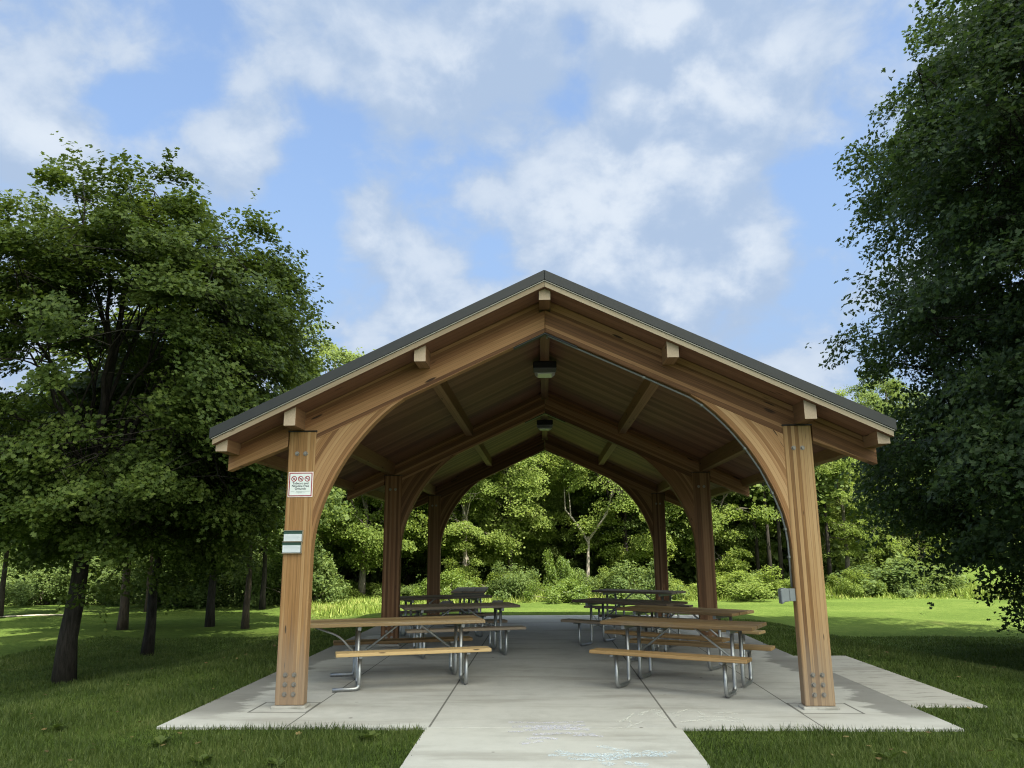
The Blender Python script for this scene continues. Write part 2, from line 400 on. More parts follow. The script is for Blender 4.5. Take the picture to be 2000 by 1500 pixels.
for fy in FY:
    for s in (-1, 1):
        xa, xb = sorted((s * 2.565, s * 2.868))
        bm = bmesh.new(); box(bm, (xa, fy, .03), (xb, fy + TH, 2.895), bevel=.007)
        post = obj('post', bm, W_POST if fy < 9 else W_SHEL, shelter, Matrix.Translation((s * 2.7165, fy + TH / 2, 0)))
        bm = bmesh.new(); box(bm, (xa - .03, fy - .04, -.02), (xb + .03, fy + TH + .04, .028), bevel=.01)
        obj('footing', bm, CON3, post)
        bm = bmesh.new(); box(bm, (xa - .012, fy - .012, 2.8955), (xb + .012, fy + TH + .012, 2.905))
        obj('cap_plate', bm, BLACK, post)
        for bx in (-.052, .042):
            for bz in (.139, .235, .33, 2.65):
                bm = bmesh.new(); hexbolt(bm, s * 2.7165 + bx, fy, bz)
                obj('bolt', bm, BOLT, post)
        # curved brace: from the post's inner face up to the underside of the rafter
        obj_brace(s, fy, W_BRC if fy < 9 else W_SHADEC)
        # rafter with its tail beyond the post
        top = lambda x: 4.262 - .4555 * x
        pts = [(s * .002, 4.003), (s * 2.91, 2.647 + .062), (s * 3.54, 2.465), (s * 3.54, top(3.54)), (s * .002, top(0))]
        pts = [(s * .002, 4.003), (s * 2.563, 4.003 - .4665 * 2.563), (s * 2.563, 2.9065), (s * 2.88, 2.9065), (s * 2.88, 2.728), (s * 3.54, 2.465), (s * 3.54, top(3.54)), (s * .002, top(0))]
        bm = bmesh.new(); prism(bm, pts, fy + .002, fy + TH - .002, .004)
        M = frame((s * 1.7, fy + TH / 2, 3.35), (s * .91, 0, -.42), (s * .42, 0, .91))
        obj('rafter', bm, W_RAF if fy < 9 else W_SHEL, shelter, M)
        bm = bmesh.new(); dz_ = lambda x: 4.397 - .476 * x
        prism(bm, [(s * .066, top(.066) - .004), (s * 3.415, top(3.415) - .004), (s * 3.415, dz_(3.415)), (s * .066, dz_(.066))], fy + .022, fy + TH - .022)
        obj('blocking', bm, W_RAF, shelter, M)
    # steel plate under the ridge joint
    bm = bmesh.new(); w = .36
    prism(bm, [(0, 4.0015), (w, 4.0015 - .4665 * w), (w, 3.987 - .4665 * w), (0, 3.987), (-w, 3.987 - .4665 * w), (-w, 4.0015 - .4665 * w)], fy + .02, fy + TH - .02)
    obj('ridge_plate', bm, BLACK, shelter)
deck_z = lambda x: 4.40 - .476 * abs(x)
G0, G1 = 7.99, 19.22
for px, bot in ((0, 4.27), (-1.365, 3.598), (1.365, 3.598), (-2.76, 2.9115), (2.76, 2.9115), (-3.482, 2.642), (3.482, 2.642)):
    a, b = px - .0625, px + .0625
    pts = [(a, bot), (b, bot), (b, deck_z(b) - .003)] + ([(0, 4.397)] if px == 0 else []) + [(a, deck_z(a) - .003)]
    bm = bmesh.new(); fs = prism(bm, pts, G0, G1)
    fs[0].material_index = 1; fs[1].material_index = 1
    obj('purlin', bm, [W_PUR, W_END], shelter, frame((px, G0, bot), (0, 1, 0), (1, 0, 0)))
for s in (-1, 1):
    bm = bmesh.new()
    fs = prism(bm, [(s * .001, 4.40), (s * 3.56, deck_z(3.56)), (s * 3.56, deck_z(3.56) + .058), (s * .001, 4.458)], 7.925, 19.285)
    fs[0].material_index = 1; fs[1].material_index = 1
    obj('roof_deck', bm, [W_DECK, W_EDGE], shelter, frame((s * 1.8, 13.6, 3.6), (s * .903, 0, -.43), (s * .43, 0, .903)))
    bm = bmesh.new()
    prism(bm, [(s * .001, 4.462), (s * 3.572, deck_z(3.572) + .062), (s * 3.572, deck_z(3.572) + .072), (s * .001, 4.472)], 7.913, 19.297)
    obj('drip_edge', bm, DRIP, shelter)
    bm = bmesh.new()
    pts = [(s * .001, 4.474), (s * 3.59, deck_z(3.59) + .074), (s * 3.59, deck_z(3.59) + .188), (s * .001, 4.588)]
    prism(bm, pts, 7.905, 19.305, .004)
    for k in range(27):
        yy = 8.1 + k * .42
        prism(bm, [(s * .12, 4.588 - .476 * .12 - .005), (s * 3.56, 4.588 - .476 * 3.56 - .005), (s * 3.56, 4.588 - .476 * 3.56 + .028), (s * .12, 4.588 - .476 * .12 + .028)], yy, yy + .02)
    obj('roof_panel', bm, ROOF, shelter)
bm = bmesh.new()
prism(bm, [(0, 4.599), (.10, 4.596 - .476 * .10), (.10, 4.589 - .476 * .10), (0, 4.5895), (-.10, 4.589 - .476 * .10), (-.10, 4.596 - .476 * .10)], 7.96, 19.25)
obj('ridge_cap', bm, ROOF, shelter)

# ------------------------------------------------------------------ notices, lights, outlet box
WHITE = plain('sign_white', (.74, .78, .80), .5, 0, .04, 20, .02)
PINK = plain('sign_pale_edge', (.80, .70, .70), .5, 0, .04)
RED = plain('sign_red', (.33, .03, .055), .5, 0, .08)
INK = plain('sign_ink', (.05, .06, .07), .6, 0, .05)
GREYINK = plain('sign_grey_ink', (.36, .40, .43), .6, 0, .05)
def text_mesh(name, body, size, loc, mat, parent, bold=0.0):
    cu = bpy.data.curves.new(name, 'FONT'); cu.body = body; cu.size = size; cu.align_x = 'CENTER'; cu.align_y = 'CENTER'; cu.extrude = .0006
    cu.offset = bold
    tmp = bpy.data.objects.new('tmp', cu); COL.objects.link(tmp)
    dg = bpy.context.evaluated_depsgraph_get(); me = bpy.data.meshes.new_from_object(tmp.evaluated_get(dg))
    bpy.data.objects.remove(tmp); me.name = name; me.materials.clear()
    return link(name, me, mat, parent, Matrix.Translation(loc) @ Matrix.Rotation(R_(90), 4, 'X'))
sx, sz, sy = -2.712, 2.309, 8.33
sign = empty('notice_sign', (sx, sy, sz), 0, 'square white tobacco free notice with red border on the front left post', 'sign')
bm = bmesh.new(); box(bm, (sx - .138, sy - .005, sz - .138), (sx + .138, sy - .001, sz + .138), bevel=.001); obj('panel', bm, PINK, sign)
bm = bmesh.new()
for a, b in (((-.128, -.128), (.128, -.118)), ((-.128, .118), (.128, .128)), ((-.128, -.118), (-.118, .118)), ((.118, -.118), (.128, .118))):
    box(bm, (sx + a[0], sy - .0068, sz + a[1]), (sx + b[0], sy - .0054, sz + b[1]))
obj('border', bm, RED, sign)
bm = bmesh.new(); box(bm, (sx - .1178, sy - .0064, sz - .1178), (sx + .1178, sy - .0053, sz + .1178)); obj('face', bm, WHITE, sign)
def annulus(bm, cx, cy, cz, r0, r1, d, n=28):
    vs = []
    for k in range(n):
        a = 2 * math.pi * k / n
        vs.append([bm.verts.new((cx + r * math.cos(a), y, cz + r * math.sin(a))) for r, y in ((r0, cy - d), (r1, cy - d), (r1, cy), (r0, cy))])
    for k in range(n):
        p, q = vs[k], vs[(k + 1) % n]
        for i in range(4): bm.faces.new((p[i], q[i], q[(i + 1) % 4], p[(i + 1) % 4]))
for k, ex in enumerate((-.074, 0, .074)):
    bm = bmesh.new(); cz = sz + .062
    annulus(bm, sx + ex, sy - .0064, cz, .0225, .031, .0012)
    T = Matrix.Translation((sx + ex, sy - .007, cz)) @ Matrix.Rotation(R_(45), 4, 'Y')
    box(bm, (-.024, -.0012, -.0038), (.024, 0, .0038), T)
    em = obj('prohibition_mark', bm, RED, sign)
    bm = bmesh.new()
    if k == 0:
        box(bm, (-.015, -.0005, -.0032), (.013, 0, .0032), Matrix.Translation((sx + ex, sy - .0064, cz - .002)) @ Matrix.Rotation(R_(-25), 4, 'Y'))
        box(bm, (sx + ex + .004, sy - .0069, cz + .004), (sx + ex + .008, sy - .0064, cz + .013))
    elif k == 1:
        box(bm, (sx + ex - .016, sy - .0069, cz - .006), (sx + ex + .016, sy - .0064, cz + .003))
        box(bm, (sx + ex - .008, sy - .0069, cz + .0031), (sx + ex + .006, sy - .0064, cz + .008))
    else:
        box(bm, (sx + ex - .017, sy - .0069, cz - .003), (sx + ex + .012, sy - .0064, cz + .003))
        box(bm, (sx + ex + .010, sy - .0069, cz + .0031), (sx + ex + .013, sy - .0064, cz + .013))
    obj('pictogram', bm, INK, sign)
for txt, dz, size in (('Tobacco and', .012, .034), ('Nicotine Free', -.017, .034), ('Grounds', -.046, .034)):
    text_mesh('lettering', txt, size, (sx, sy - .0068, sz + dz), INK, sign, .0006)
bm = bmesh.new()
for a, b, z in ((-.045, .105, -.075), (-.05, .02, -.084), (-.105, -.062, -.079), (-.03, .06, -.092)):
    box(bm, (sx + a, sy - .0069, sz + z - .002), (sx + b, sy - .0065, sz + z + .002))
obj('small_print', bm, GREYINK, sign)

GREEN = plain('holder_green', (.028, .075, .058), .5, 0, .15)
PAPER = plain('paper', (.62, .66, .72), .55, 0, .08, 12)
TRIM = plain('holder_trim', (.30, .26, .20), .6, 0, .1)
for zc, xo, lab in ((1.752, -.004, 'upper of two green paper holders on the front post, directly below the white notice'),
                    (1.633, -.012, 'lower of two green paper holders on the front post, lowest thing fixed there')):
    hx = -2.757 + xo
    h = empty('paper_holder', (hx, sy, zc), 0, lab, 'notice holder', 'paper holders on the front post')
    bm = bmesh.new(); box(bm, (hx - .104, sy - .018, zc - .058), (hx + .104, sy - .001, zc + .058), bevel=.003); obj('backing', bm, GREEN, h)
    bm = bmesh.new(); box(bm, (hx - .104, sy - .030, zc - .064), (hx + .104, sy - .002, zc - .0585)); box(bm, (hx + .1045, sy - .03, zc - .064), (hx + .109, sy - .002, zc + .06)); box(bm, (hx - .106, sy - .03, zc + .0585), (hx + .109, sy - .002, zc + .063))
    obj('frame', bm, TRIM, h)
    bm = bmesh.new(); box(bm, (hx - .099, sy - .0215, zc - .054), (hx + .098, sy - .0185, zc + .022), bevel=.001); pp = obj('paper', bm, PAPER, h)
    bm = bmesh.new(); rg = RNG(int(zc * 1000))
    for k in range(5):
        l = rg.uniform(.07, .09); box(bm, (hx - .085, sy - .0222, zc - .04 + k * .0125), (hx - .085 + l * 1.9, sy - .0217, zc - .0385 + k * .0125))
    obj('printed_lines', bm, GREYINK, pp)

LENS = Mat('lamp_lens'); LENS = LENS.out(LENS.pbr((.42, .43, .47), .25, 0, None, .5))
for ly, lab in ((10.94, 'nearer of the two dark square lights hanging under the roof ridge'), (16.12, 'farther of the two dark square lights hanging under the roof ridge')):
    L = empty('ceiling_light', (0, ly, 4.265), 0, lab, 'ceiling light', 'lights under the ridge')
    bm = bmesh.new(); box(bm, (-.17, ly - .17, 4.165), (.17, ly + .17, 4.266), bevel=.012); obj('housing', bm, BLACK, L)
    bm = bmesh.new()
    a = [(-.155, 4.1645), (.155, 4.1645), (.15, 4.125), (.10, 4.085), (-.10, 4.085), (-.15, 4.125)]
    prism(bm, a, ly - .15, ly + .15, .008); obj('lens', bm, LENS, L)
    bm = bmesh.new()
    box(bm, (-.162, ly - .158, 4.10), (.162, ly - .152, 4.164))
    obj('guard', bm, ANGLE, L)

# conduit along the ridge purlin, down the right rafter, arch and post of the front frame
yc = 8.33 + .062
arcp = [(.03, 3.972), (.5, 3.752), (1.1, 3.472), (1.59, 3.235), (1.72, 3.147), (1.855, 3.025), (2.005, 2.865), (2.162, 2.66), (2.302, 2.432), (2.42, 2.175), (2.495, 1.955), (2.528, 1.79), (2.542, 1.66), (2.544, 1.5), (2.544, 1.19)]
tb = Tubes(); tb.add([(.03, 9.5, 4.255), (.03, 8.62, 4.25), (.03, 8.50, 4.10), (.03, yc + .02, 3.985)] + [(x, yc, z) for x, z in arcp], .0125, 8)
con = link('electrical_conduit', tb.mesh('conduit'), COND); tag(con, 'thin grey conduit along the front right arch down to the outlet box', 'conduit')
for i in (2, 4, 7, 9, 11, 13):
    x, z = arcp[i]; d = np.array(arcp[min(i + 1, 14)]) - np.array(arcp[i - 1]); d = d / np.linalg.norm(d)
    bm = bmesh.new(); box(bm, (-.016, -.03, -.012), (.004, .03, .012), frame((x, yc, z), (d[0], 0, d[1]), (1, 0, 0)))
    obj('clip', bm, COND, con)
GREY = plain('box_grey', (.23, .25, .27), .45, .3, .12, 25, .03)
ob = empty('outlet_box', (2.53, 8.40, 1.1), 0, 'grey outlet box on the inner face of the front right post', 'outlet box')
bm = bmesh.new(); box(bm, (2.50, 8.345, 1.05), (2.5645, 8.44, 1.178), bevel=.005); obj('body', bm, GREY, ob)
bm = bmesh.new(); prism(bm, [(2.4985, 1.05), (2.45, 1.045), (2.415, 1.02), (2.41, 1.17), (2.455, 1.185), (2.4985, 1.175)], 8.335, 8.45, .006); obj('cover', bm, GREY, ob)
bm = bmesh.new(); box(bm, (2.40, 8.39, 1.09), (2.4085, 8.40, 1.12)); obj('latch', bm, ANGLE, ob)

# ------------------------------------------------------------------ picnic tables
def make_table(foot_variant=False, mat=W_TAB, seed=0):
    root = empty('picnic_table')
    rg = RNG(seed); ZT, ZS = .735, .435
    MZ = frame((0, 0, 0), (1, 0, 0), (0, 0, 1))       # grain along the table
    bm = bmesh.new()
    for k in (-1, 0, 1):
        e = rg.uniform(-.006, .006)
        box(bm, (-.915 + e - (.56 if foot_variant else 0), k * .243 - .1185, ZT - .04 + rg.uniform(0, .002)), (.915 + e, k * .243 + .1185, ZT), bevel=.005)
    obj('tabletop', bm, mat, root, MZ @ Matrix.Translation((0, 0, rg.uniform(0, 3))))
    for s in (-1, 1):
        bm = bmesh.new(); box(bm, (-.915, s * .585 - .12, ZS - .04), (.915, s * .585 + .12, ZS), bevel=.006)
        obj('bench', bm, W_BEN if mat == W_TAB else W_BEND, root, MZ @ Matrix.Translation((0, 0, rg.uniform(4, 9))))
    for e in (-1, 1):
        tb = Tubes(); x = e * .635
        for s in (-1, 1):
            tb.add(bend([(x, s * .187, ZT - .06), (x, s * .187, .024), (x, s * .555, .024), (x, s * .555, ZS - .055)], .075), .0225, 10)
            if foot_variant and e < 0:
                tb.add(bend([(x, s * .54, .10), (x - .002, s * .556, .024), (x - .30, s * .575, .024)], .05), .0235, 10)
        tb.add([(x, -.187, .30), (x, .187, .30)], .018, 8)
        fr = link('leg_frame', tb.mesh('leg_frame'), STEEL, root)
        bm = bmesh.new()
        box(bm, (x - .022, -.33, ZT - .088), (x + .022, .33, ZT - .0415), bevel=.003)      # channel under the top
        obj('bracket', bm, ANGLE, fr)
        for s in (-1, 1):
            bm = bmesh.new(); box(bm, (x - .02, s * .585 - .115, ZS - .062), (x + .02, s * .585 + .115, ZS - .0415)); obj('bench_bracket', bm, ANGLE, fr)
        tb = Tubes(); tb.add([(x - e * .0, 0, .30), (e * .13, 0, ZT - .055), (e * .05, 0, ZT - .048)], .0135, 8)
        link('brace', tb.mesh('brace'), STEEL, root)
        if foot_variant and e < 0:
            tb = Tubes(); tb.add(bend([(x, 0, .30), (x - .22, 0, .56), (x - .56, 0, ZT - .05)], .1), .0135, 8); link('brace', tb.mesh('end_brace'), STEEL, root)
    return root
def copy_thing(root, loc, rz):
    r = root.copy(); COL.objects.link(r); M = Matrix.Translation(loc) @ Matrix.Rotation(rz, 4, 'Z')
    r.matrix_basis = M; PW[r.name] = M
    def rec(a, b):
        for ch in list(a.children):
            c = ch.copy(); COL.objects.link(c); c.parent = b; rec(ch, c)
    rec(root, r); return r
bpy.context.view_layer.update()
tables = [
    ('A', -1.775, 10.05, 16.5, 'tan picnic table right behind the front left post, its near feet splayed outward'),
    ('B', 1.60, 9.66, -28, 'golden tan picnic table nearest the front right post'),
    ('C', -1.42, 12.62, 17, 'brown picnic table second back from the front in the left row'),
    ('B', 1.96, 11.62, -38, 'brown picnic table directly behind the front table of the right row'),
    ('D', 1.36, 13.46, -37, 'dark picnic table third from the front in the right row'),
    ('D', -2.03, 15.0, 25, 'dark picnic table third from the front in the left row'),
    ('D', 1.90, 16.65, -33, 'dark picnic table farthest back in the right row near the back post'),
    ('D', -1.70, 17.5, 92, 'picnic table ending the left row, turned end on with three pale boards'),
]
protos = {}
for kd, x, y, a, lab in tables:
    if kd not in protos:
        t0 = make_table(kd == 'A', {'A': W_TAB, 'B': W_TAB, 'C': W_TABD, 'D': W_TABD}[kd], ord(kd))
        M = Matrix.Translation((x, y, 0)) @ Matrix.Rotation(R_(a), 4, 'Z'); t0.matrix_basis = M; protos[kd] = t0
    else:
        t0 = copy_thing(protos[kd], (x, y, 0), R_(a))
    tag(t0, lab, 'picnic table', 'picnic tables under the shelter')

# ------------------------------------------------------------------ chalk on the walk
def chalk_mat(name, c):
    m = Mat(name); p = m.pos()
    nz = m.noise(m.vmul(p, (1, .6, 1)), 55, 4, .6); n2 = m.noise(p, 14, 3)
    a = m.math('MULTIPLY', m.smooth(nz, .38, .62), m.smooth(n2, .3, .55, .25, 1.))
    b = m.pbr(c, .95, 0, None, .1); tr = m.n('ShaderNodeBsdfTransparent').outputs[0]
    return m.out(m.n('ShaderNodeMixShader', {0: m.math('MULTIPLY', a, .66), 1: tr, 2: b}).outputs[0])
def chalk(name, strokes, mat, label):
    bm = bmesh.new(); z = .0015
    for i, st in enumerate(strokes):
        w = st[0] * .8; pts = np.array(st[1], float)
        d = np.gradient(pts, axis=0); d = norm(d); nn = np.stack([-d[:, 1], d[:, 0]], 1)
        zz = z + i * .00025
        L = [bm.verts.new((*(p_ + n_ * w), zz)) for p_, n_ in zip(pts, nn)]; Rr = [bm.verts.new((*(p_ - n_ * w), zz)) for p_, n_ in zip(pts, nn)]
        for k in range(len(pts) - 1): bm.faces.new((L[k], Rr[k], Rr[k + 1], L[k + 1]))
    return tag(obj(name, bm, mat), label, 'chalk drawing', 'chalk drawings on the walk')
C_BLUE = chalk_mat('chalk_blue', (.66, .76, .84)); C_LAV = chalk_mat('chalk_lavender', (.70, .70, .85)); C_WH = chalk_mat('chalk_white', (.80, .82, .78))
CH_W = [(0.022, [(0.816, 8.132), (0.723, 7.884), (0.619, 7.735)]), (0.018, [(0.653, 7.765), (0.746, 7.795), (0.734, 7.623)]), (0.024, [(0.865, 8.038), (0.938, 8.198), (1.033, 8.298), (1.11, 8.265), (1.095, 8.167), (1.024, 8.134)]), (0.02, [(1.033, 8.103), (1.081, 7.978), (1.112, 7.888)]), (0.024, [(1.192, 8.104), (1.292, 8.221), (1.381, 8.301)]), (0.018, [(1.164, 7.967), (1.261, 8.042)]), (0.02, [(1.468, 8.222), (1.486, 8.044)]), (0.02, [(1.625, 8.14), (1.736, 8.16), (1.83, 8.111)]), (0.022, [(1.395, 7.951), (1.669, 7.984), (1.822, 7.819)]), (0.022, [(1.201, 7.731), (1.305, 7.778), (1.43, 7.832)]), (0.03, [(1.435, 7.791), (1.618, 7.816), (1.779, 7.749)]), (0.016, [(0.562, 7.457), (0.689, 7.502), (0.854, 7.738)])]
CH_B = [(0.05, [(-0.043, 6.539), (0.227, 6.585), (0.544, 6.529), (0.899, 6.555)]), (0.045, [(0.029, 6.686), (0.141, 6.583), (0.433, 6.467), (0.605, 6.498)]), (0.05, [(0.385, 6.844), (0.508, 6.715), (0.624, 6.674)]), (0.05, [(0.722, 6.676), (0.876, 6.616), (0.989, 6.651)]), (0.05, [(0.115, 6.454), (0.375, 6.399), (0.54, 6.481)]), (0.06, [(0.224, 6.524), (0.55, 6.59), (0.87, 6.575)]), (0.05, [(0.391, 6.331), (0.416, 6.256), (0.452, 6.324)]), (0.06, [(0.546, 6.333), (0.624, 6.297), (0.71, 6.254)])]
CH_L = [(0.03, [(-0.405, 7.724), (-0.065, 7.693), (0.307, 7.743)]), (0.045, [(-0.364, 7.527), (-0.04, 7.569), (0.312, 7.607)]), (0.05, [(-0.249, 7.394), (0.021, 7.45), (0.34, 7.428)]), (0.03, [(-0.393, 7.329), (-0.247, 7.342)]), (0.05, [(-0.172, 7.225), (0.092, 7.294), (0.377, 7.237)]), (0.045, [(-0.217, 7.067), (-0.1, 7.117), (0.04, 7.056)]), (0.04, [(-0.27, 6.893), (-0.168, 6.95), (-0.076, 7.007)]), (0.03, [(0.184, 7.185), (0.327, 7.207), (0.442, 7.159)]), (0.05, [(-0.189, 7.491), (0.146, 7.517), (0.269, 7.475)])]
chalk('chalk_drawing', CH_W, C_WH, 'white chalk scrawl near the right corner of the walk')
chalk('chalk_drawing', CH_B, C_BLUE, 'pale blue chalk scribble lowest on the walk')
chalk('chalk_drawing', CH_L, C_LAV, 'faint lavender chalk patch in the middle of the walk')

# ------------------------------------------------------------------ vegetation builders
LEAF_R = ([(0, 0, 0), (.5, .3, .06), (1, 0, 0), (.5, -.3, .06)], [(0, 1, 2, 3)])
LEAF_M = ([(0, 0, 0), (.12, .42, .05), (.42, .22, .0), (.55, .50, .06), (1, 0, 0), (.55, -.50, .06), (.42, -.22, .0), (.12, -.42, .05)], [(0, 1, 2, 3, 4), (0, 4, 5, 6, 7)])
LEAF_O = ([(0, 0, 0), (.28, .10, .0), (.36, .30, .05), (.50, .12, .0), (.66, .32, .06), (1, 0, 0), (.66, -.32, .06), (.50, -.12, 0), (.36, -.30, .05), (.28, -.10, 0)], [(0, 1, 2, 3, 4, 5), (0, 5, 6, 7, 8, 9)])
LEAF_C = ([(0, 0, 0), (.35, .38, .08), (.75, .30, .0), (1, 0, .08), (.75, -.30, 0), (.35, -.38, .08)], [(0, 1, 2, 3), (0, 3, 4, 5)])

def leaves_at(rg, P, up, size, tmpl, jit=.55, droop=.25, name='crown', tint=None):
    N = len(P)
    Zn = norm(up + rg.normal(0, jit, (N, 3)))
    t = rg.normal(0, 1, (N, 3)); t[:, 2] -= droop
    Xd = norm(t - Zn * np.sum(t * Zn, 1, keepdims=True)); Yd = np.cross(Zn, Xd)
    S = size * rg.uniform(.7, 1.25, N)
    return inst_mesh(name, tmpl[0], tmpl[1], P, Xd, Yd, Zn, S, tint if tint is not None else rg.rand(N))

def curve3(a, b, c, n):
    t = np.linspace(0, 1, n)[:, None]
    return (1 - t) ** 2 * a + 2 * t * (1 - t) * b + t * t * c

def tree_data(seed, trunk_top, r0, env, n_clump, rc, per, lsize, tmpl, flat=.4, lean=(0, 0), fork=.35, n_limb=9,
              keep=None, shell=.7, sprig=2, sprig_n=8, jit=.5, up_bias=.75, branch=True, names='tree', bs=.8):
    """env(dirs)->centre, radius vectors.  Returns (trunk mesh, crown mesh) with the base at the origin."""
    rg = RNG(seed)
    cen, rad = env
    ph = rg.uniform(0, 6.28, 6)
    db = norm(rg.normal(0, 1, (n_limb * 4, 3)))
    lump = np.minimum(1.04, 1 + .12 * np.sin(3 * db[:, 0] + ph[0]) * np.sin(2.5 * db[:, 2] + ph[1]) + .12 * np.sin(5 * db[:, 1] + 4 * db[:, 2] + ph[2]))
    fb = np.where(rg.rand(len(db)) < shell, rg.uniform(.72, .95, len(db)), rg.uniform(.3, .75, len(db)))
    Bc = cen + db * rad(db) * (fb * lump)[:, None]
    # spread the boughs evenly: greedy far-point choice
    pick = [0]
    dist = ((Bc - Bc[0]) ** 2).sum(1)
    for _ in range(n_limb - 1):
        k = int(np.argmax(dist * rg.uniform(.5, 1, len(dist)))); pick.append(k); dist = np.minimum(dist, ((Bc - Bc[k]) ** 2).sum(1))
    Bc = Bc[pick]
    own = rg.randint(0, len(Bc), n_clump * 3)
    C = Bc[own] + np.clip(rg.normal(0, 1, (len(own), 3)), -2, 2) * (bs, bs, bs * .42)
    out_ = C - Bc[own]; C[:, 2] -= .16 * (out_[:, 0] ** 2 + out_[:, 1] ** 2) / bs
    d = norm(C - cen); fr = np.linalg.norm(C - cen, axis=1) / np.linalg.norm(d * rad(d), axis=1)
    ok = fr < 1.0
    if keep is not None: ok &= keep(C)
    C, d, fr, own = C[ok][:n_clump], d[ok][:n_clump], fr[ok][:n_clump], own[ok][:n_clump]
    # trunk
    top = np.array([lean[0], lean[1], trunk_top], float)
    mid = np.array([lean[0] * .25, lean[1] * .25, trunk_top * .5])
    tr = curve3(np.zeros(3), mid, top, 12); tr[1:-1, :2] += rg.normal(0, r0 * .18, (10, 2))
    h = np.linspace(0, 1, 12); rr = r0 * (1 - .86 * h ** .85); rr[0] *= 1.18; rr[1] *= 1.02
    tb = Tubes(); tb.add(tr, rr, 10)
    P, U = [], []
    # limbs: a dozen main limbs, each forking to its boughs, each bough to its leaf clumps
    nm = min(14, max(6, n_limb // 4)); sel = [0]; dist = ((Bc - Bc[0]) ** 2).sum(1)
    for _ in range(nm - 1):
        k = int(np.argmax(dist)); sel.append(k); dist = np.minimum(dist, ((Bc - Bc[k]) ** 2).sum(1))
    grp = np.argmin(((Bc[:, None] - Bc[sel][None]) ** 2).sum(-1), 1)
    for li in range(nm):
        bg_ = np.where(grp == li)[0]
        if len(bg_) == 0: continue
        cent = Bc[bg_].mean(0) * .85 + Bc[sel[li]] * .15
        hz = np.clip(fork * trunk_top + (cent[2] - fork * trunk_top) * rg.uniform(.12, .4), fork * trunk_top, trunk_top * .93)
        k = hz / trunk_top; st = np.array([np.interp(k, h, tr[:, i]) for i in range(3)])
        rl = np.interp(k, h, rr) * rg.uniform(.42, .6)
        ctrl = st + (cent - st) * .45 + np.array([0, 0, .22 * np.linalg.norm(cent[:2] - st[:2])])
        lp = curve3(st, ctrl, cent, 9); lp[2:-1] += rg.normal(0, .045 * np.linalg.norm(cent - st) / 3, (6, 3))
        tb.add(lp, np.linspace(rl, rl * .3, 9), 6)
        for bi in bg_:
            q = rg.randint(3, 8); s0 = lp[q]; e = Bc[bi]; rb = max(rl * (1 - .7 * q / 8) * .5, .014)
            c2 = (s0 + e) / 2 + np.array([0, 0, .12 * np.linalg.norm(e - s0)]) + rg.normal(0, .07, 3)
            bp = curve3(s0, c2, e, 6); tb.add(bp, np.linspace(rb, rb * .35, 6), 5, False)
            for j in np.where(own == bi)[0]:
                q2 = rg.randint(2, 6); s1 = bp[q2]; c3 = (s1 + C[j]) / 2 + rg.normal(0, .04, 3)
                tb.add(curve3(s1, c3, C[j], 4), np.linspace(max(rb * .3, .008), .004, 4), 4, False)
    trunk = tb.mesh(names + '_trunk')
    # leaves
    for j in range(len(C)):
        n = int(per * rg.uniform(.6, 1.35)); R = rc * rg.uniform(.65, 1.35)
        b = norm(rg.normal(0, 1, (n, 3))) * (rg.rand(n, 1) ** .45) * R
        pn = norm(np.array([d[j, 0] * .55, d[j, 1] * .55, .9]) + rg.normal(0, .18, 3))
        b = b - pn * (b @ pn)[:, None] * (1 - flat)
        b[:, 2] -= .22 * (b[:, 0] ** 2 + b[:, 1] ** 2) / R
        P.append(C[j] + b); U.append(np.tile(pn * up_bias + d[j] * .25, (n, 1)))
        if fr[j] > .74:
            for _ in range(sprig):
                dr = norm(d[j] * .9 + np.array([0, 0, .15]) + rg.normal(0, .45, 3)); ln = R * rg.uniform(.75, 1.25)
                tt = np.linspace(.45, 1, sprig_n)
                pts = C[j] + dr * ln * tt[:, None] + rg.normal(0, lsize * .4, (sprig_n, 3)); pts[:, 2] -= .15 * ln * tt ** 2
                P.append(pts); U.append(np.tile(np.array([0, 0, .8]) + dr * .4, (sprig_n, 1)))
    P = np.concatenate(P); U = np.concatenate(U)
    return trunk, leaves_at(rg, P, U, lsize, tmpl, jit, .3, names + '_crown')

def ellipsoid(cx, cy, cz, rx, ry, ru, rdn):
    c = np.array([cx, cy, cz], float)
    def rad(d):
        return np.stack([np.full(len(d), rx), np.full(len(d), ry), np.where(d[:, 2] > 0, ru, rdn)], 1)
    return c, rad

F_MAPLE = foliage('maple_leaves', (.024, .042, .010), (.060, .096, .019), (.120, .160, .034), (.18, .25, .03), .32, .55, .8, .2)
F_OAK = foliage('oak_leaves', (.016, .033, .013), (.038, .068, .024), (.078, .116, .038), (.12, .19, .035), .36, .5, .7, .2)
F_WOOD = foliage('woodland_leaves', (.062, .098, .020), (.136, .190, .042), (.22, .275, .068), (.34, .44, .06), .45, .6, .35, .15)
F_WOODD = foliage('woodland_leaves_deep', (.048, .080, .026), (.098, .146, .044), (.16, .21, .066), (.25, .33, .06), .40, .6, .35, .15)
F_OLIVE = foliage('woodland_leaves_olive', (.074, .108, .030), (.148, .198, .056), (.225, .280, .086), (.33, .41, .08), .44, .6, .35, .15)
F_BUSH = foliage('bush_leaves', (.05, .088, .016), (.115, .178, .032), (.21, .27, .058), (.30, .40, .05), .38, .5, .6)
F_GRASS = foliage('grass_blades', (.024, .040, .009), (.056, .086, .018), (.15, .18, .055), (.18, .27, .03), .25, .55, 1.1, .25)
F_MEAD = foliage('meadow_blades', (.085, .135, .022), (.18, .25, .045), (.33, .33, .11), (.36, .45, .06), .3, .6, .5, .2)
